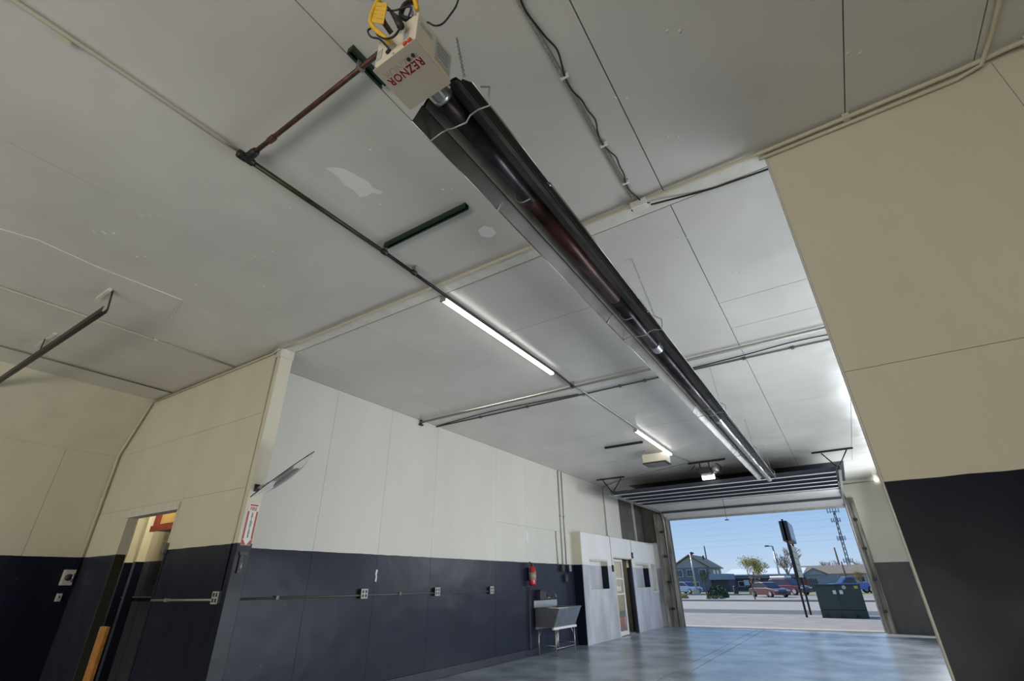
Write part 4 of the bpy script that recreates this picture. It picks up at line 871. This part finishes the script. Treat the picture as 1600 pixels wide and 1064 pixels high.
# long low building
lw = thing('low_building', 'long low brown building with white flat roof behind the young tree', 'building', (-12, 96, GZ))
B('wall', BRICK, lw, -19.5, -6.6, 95, 104, GZ-.05, 1.75); bm = new(); prism(bm, [(94.4, 2.15), (104.5, 2.15), (104.5, 3.3), (94.4, 2.3)], 'x', -18.6, -6.5); obj('roof', bm, ROOFW, lw); B('fascia', mat('grey_fascia', (.20, .20, .22), .8), lw, -18.4, -6.55, 94.6, 104.2, 1.7, 2.15)
for x in (-18.3, -16.4, -14.0, -11.5, -9.0):
    wf_ = B('window', WFR, lw, x, x+1.0, 94.9, 95, .5, 1.3); B('pane', WGL, wf_, x+.08, x+.92, 94.87, 94.9, .58, 1.22)
B('notice_board', WFR, lw, -15.5, -14.7, 94.85, 94.9, .7, 1.5)
# house to the right and shed
rh = thing('house', 'low tan house with long brown roof behind the transformer', 'house', (-1, 112, GZ))
B('wall', TANS, rh, -7.5, 4.5, 110, 118, GZ-.05, 2.4)
bm = new(); prism(bm, [(109.3, 2.3), (119, 2.3), (114.2, 3.75)], 'x', -8, 5); obj('roof', bm, ROOF, rh)
for x in (-5.5, -2.5, .5, 2.5): wf_ = B('window', WFR, rh, x, x+1.1, 109.9, 110, .9, 1.9); B('pane', WGL, wf_, x+.1, x+1.0, 109.86, 109.9, 1.0, 1.8)
sh = thing('shed', 'grey metal shed with shallow gable left of the blue pickup', 'shed', (-4, 90, GZ))
B('wall', mat('grey_blue_metal', (.25, .28, .33), .6), sh, -5.9, -1.9, 90, 96, GZ-.05, 2.05)
bm = new(); prism(bm, [(-6.2, 2.05), (-3.2, 2.05), (-4.75, 2.85)], 'y', 89.8, 96.2); obj('gable', bm, GABLE, sh)
bm = new(); prism(bm, [(-6.3, 2.02), (-4.75, 2.82), (-3.0, 2.02), (-3.0, 2.12), (-4.75, 2.95), (-6.3, 2.12)], 'y', 89.6, 96.4); obj('roof', bm, ROOF, sh)
for k in range(20): B('siding_rib', GALV, sh, -5.85+k*.2, -5.82+k*.2, 89.95, 90, GZ, 2.0)
fn = thing('fence', 'dark brown board fence behind the burgundy SUV', 'fence', (-6, 84, GZ))
for k in range(14): B('board', BRICK if k not in (8, 9) else CABR, fn, -8.2+k*.28, -7.95+k*.28, 83.5, 83.56, GZ-.05, 1.45+.04*(k % 3))
B('rail', BRICK, fn, -8.2, -4.2, 83.56, 83.62, .4, .5); B('rail', BRICK, fn, -8.2, -4.2, 83.56, 83.62, 1.1, 1.2)

# cars
def car(name, label, cat, x, y, L, Hh, paint, rot, kind='sedan', roofbox=False):
    t = thing(name, label, cat, (0, 0, 0)); Wd = 1.75
    if kind == 'sedan':
        body = [(-.5,.16),(-.5,.52),(-.44,.58),(-.30,.62),(.20,.62),(.38,.56),(.47,.50),(.5,.40),(.5,.16)]; cab = [(-.42,.60),(-.26,.97),(-.05,1.0),(.06,.97),(.24,.60)]
    elif kind == 'suv':
        body = [(-.5,.16),(-.5,.55),(-.46,.60),(.22,.60),(.42,.55),(.49,.46),(.5,.36),(.5,.16)]; cab = [(-.49,.58),(-.42,.96),(-.30,1.0),(.08,.98),(.27,.58)]
    else:
        body = [(-.5,.22),(-.5,.60),(-.02,.60),(-.02,.62),(.30,.62),(.46,.58),(.5,.52),(.5,.22)]; cab = [(-.06,.60),(-.03,.97),(.02,1.0),(.16,.98),(.28,.60)]
    def P(prof): return [(u*L, v*Hh) for u, v in prof]
    parts = []
    bm = new(); prism(bm, P(body), 'y', -Wd/2, Wd/2); parts.append(obj('body', bm, paint, t, bevel=.05))
    bm = new(); prism(bm, P(cab), 'y', -Wd/2+.12, Wd/2-.12); parts.append(obj('cabin', bm, paint, t, bevel=.05))
    cx = sum(u for u, v in cab)/len(cab)
    win = [(cx+(u-cx)*.86, .60+(v-.60)*.80+.02) for u, v in cab]
    for s_ in (-1, 1):
        bm = new(); prism(bm, P(win), 'y', s_*(Wd/2-.12)-.01, s_*(Wd/2-.12)+.01); parts.append(obj('side_window', bm, CARGL, t))
    a, b = Vector((cab[-1][0]*L, cab[-1][1]*Hh)), Vector((cab[-2][0]*L, cab[-2][1]*Hh)); n_ = Vector((1, .5)).normalized()*.02
    bm = new(); p0, p1 = a.lerp(b, .08), a.lerp(b, .92); prism(bm, [tuple(p0), tuple(p1), tuple(p1+n_), tuple(p0+n_)], 'y', -Wd/2+.2, Wd/2-.2); parts.append(obj('windshield', bm, CARGL, t))
    for s_ in (-1, 1):
        for u in (-.31, .31):
            bm = new(); lathe(bm, [(.20*Hh*.8, -.10), (.22*Hh, -.08), (.22*Hh, .08), (.20*Hh*.8, .10)], (u*L, s_*(Wd/2-.06), .22*Hh), 'y', 16); wh = obj('wheel', bm, TYRE, t, True); parts.append(wh)
            bm = new(); lathe(bm, [(.13*Hh, -.115), (.13*Hh, .115)], (u*L, s_*(Wd/2-.06), .22*Hh), 'y', 12); h_ = obj('hub', bm, HUB, wh)
        bm = new(); box(bm, L*.485, L*.502, s_*Wd*.38-.18, s_*Wd*.38+.18, Hh*.40, Hh*.48); parts.append(obj('headlight', bm, WFR, t))
    bm = new(); box(bm, L*.49, L*.505, -.45, .45, Hh*.24, Hh*.36); parts.append(obj('grille', bm, PLASTD, t))
    if roofbox:
        bm = new(); box(bm, -.42*L, .05*L, -.5, .5, Hh*1.02, Hh*1.16); parts.append(obj('roof_box', bm, WHITEM, t, bevel=.05))
    t.location = (x, y, GZ+.005); t.rotation_euler = (0, 0, rot); return t
car('sedan_car', 'maroon sedan parked nearest the road with its nose to the right', 'car', -7.35, 58, 3.7, 1.32, CARR, -.75)
car('suv_car', 'burgundy SUV with white roof box behind the maroon sedan', 'car', -6.3, 66, 4.3, 1.62, CARB, -.60, 'suv', True)
car('hatchback_car', 'pale blue car at the left edge of the open door', 'car', -19.4, 74, 3.8, 1.45, CARLB, -.5)
car('pickup_truck', 'bright blue pickup truck behind the green transformer', 'truck', -.35, 74, 5.0, 1.75, CARBL, PI+.35, 'pickup')

# planting
def tree(name, label, x, y, h, spread, m_twig, leaf=None, n=5, seed=1, trunk=.10, leaves=0, lean=0, gz=GZ):
    rnd = random.Random(seed); t = thing(name, label, 'tree', (x, y, gz)); bm = new(); tips = []
    def grow(p, d, l, r, lev):
        q = p+d*l; tube(bm, [p, p.lerp(q, .5)+Vector((rnd.uniform(-1, 1), 0, rnd.uniform(-1, 1)))*l*.05, q], [r, r*.85, r*.65], 5 if lev > 2 else 4)
        if lev == 0: tips.append(q); return
        for k in range(3 if lev > 1 else 4):
            nd = (d+Vector((rnd.uniform(-1, 1), rnd.uniform(-.8, .8), rnd.uniform(-.25, .75)))*spread).normalized()
            grow(q if k < 2 else p.lerp(q, rnd.uniform(.5, .9)), nd, l*rnd.uniform(.62, .82), r*.68, lev-1)
        tips.append(q)
    grow(Vector((x, y, gz)), Vector((lean, 0, 1)).normalized(), h*.30, trunk, n)
    obj('trunk', bm, m_twig, t)
    if leaf:
        bm = new()
        for k in range(leaves):
            p = rnd.choice(tips)+Vector((rnd.gauss(0, .22), rnd.gauss(0, .22), rnd.gauss(0, .18)))*h*.25
            if p.z < gz+h*.22: continue
            a = Vector((rnd.gauss(0, 1), rnd.gauss(0, 1), rnd.gauss(0, 1))).normalized(); b = a.cross(Vector((0, .3, 1))).normalized(); s_ = rnd.uniform(.03, .065)*h/3
            vs_ = [bm.verts.new(p+a*s_), bm.verts.new(p+b*s_*.6), bm.verts.new(p-a*s_), bm.verts.new(p-b*s_*.6)]; bm.faces.new(vs_)
        o = obj('foliage', bm, leaf, t); o['kind'] = 'stuff'
    return t
tree('young_tree', 'young yellow green tree on the verge left of the cars', -7.55, 50, 3.9, .55, BARK, LEAF, 4, 4, .06, 1700)
tree('bare_tree', 'bare tree behind the pylon sign', -7.2, 78, 6.2, .75, TWIG, None, 5, 11, .12)
tree('bare_tree', 'bare hazy tree right of the young green tree', -10.5, 110, 6.0, .8, TWIG, None, 5, 12, .10)
tree('bare_tree', 'bare bushy tree left of the young green tree top', -15.0, 112, 6.2, .8, TWIG, None, 5, 13, .10)
tree('bare_tree', 'bare tree left of the cell tower above the brown roof', -3.4, 122, 6.2, .8, TWIG, None, 5, 14, .14)
tree('bare_tree', 'bare tree right of the cell tower near the door jamb', 1.8, 122, 5.8, .8, TWIG, TWIGO, 5, 15, .14, 900)
tree('ochre_shrub', 'ochre leafed shrub behind the blue pickup', .9, 92, 2.9, .85, TWIGO, TWIGO, 4, 16, .08, 1200)
tree('small_evergreen', 'narrow dark tree in front of the house, right of the lamp pole', -15.3, 66.5, 3.2, .45, BARK, LEAFD, 3, 17, .08, 700)
def bush(name, label, x, y, rx, rz, m, seed, n=700):
    rnd = random.Random(seed); t = thing(name, label, 'bush', (x, y, GZ)); bm = new()
    for k in range(n):
        d = Vector((rnd.gauss(0, 1), rnd.gauss(0, 1), abs(rnd.gauss(0, 1)))).normalized(); p = Vector((x+d.x*rx, y+d.y*rx, GZ+.05+d.z*rz))*1.0
        p = Vector((x, y, GZ+.05)).lerp(p, rnd.uniform(.7, 1.05)); a = Vector((rnd.gauss(0,1), rnd.gauss(0,1), rnd.gauss(0,1))).normalized(); b = a.orthogonal().normalized(); s_ = .12*rz+.03
        bm.faces.new([bm.verts.new(p+a*s_), bm.verts.new(p+b*s_*.7), bm.verts.new(p-a*s_), bm.verts.new(p-b*s_*.7)])
    o = obj('foliage', bm, m, t); o['kind'] = 'stuff'
    bm = new()
    for k in range(5): tube(bm, [(x, y, GZ), (x+rnd.uniform(-.5, .5)*rx, y, GZ+rz*.7)], .03, 4)
    obj('stem', bm, BARK, t); return t
bush('round_bush', 'rounded green bush on the gravel verge left of the young tree', -11.6, 55, .95, .95, LEAFD, 3, 900)
bush('low_shrub', 'low ochre shrub on the verge near the left door jamb', -14.4, 52, .7, .38, TWIGO, 4, 300)
bush('low_shrub', 'low green shrub on the verge under the round bush', -11.0, 51, .8, .25, LEAFD, 5, 300)
bush('low_shrub', 'low shrub on the verge right of the green transformer', 2.0, 52, .8, .45, TWIGO, 6, 300)
bn = thing('litter_bin', 'black litter bin on the grass behind the round bush', 'bin', (-12.0, 66.9, GZ)); bm = new(); lathe(bm, [(.22, 0), (.26, .1), (.27, .8), (.2, .95)], (-12.0, 66.9, GZ), n=12); obj('body', bm, PLASTD, bn, True)
bm = new(); lathe(bm, [(.29, .80), (.29, .86)], (-12.0, 66.9, GZ), n=12); obj('lid_ring', bm, BLACKST, bn)
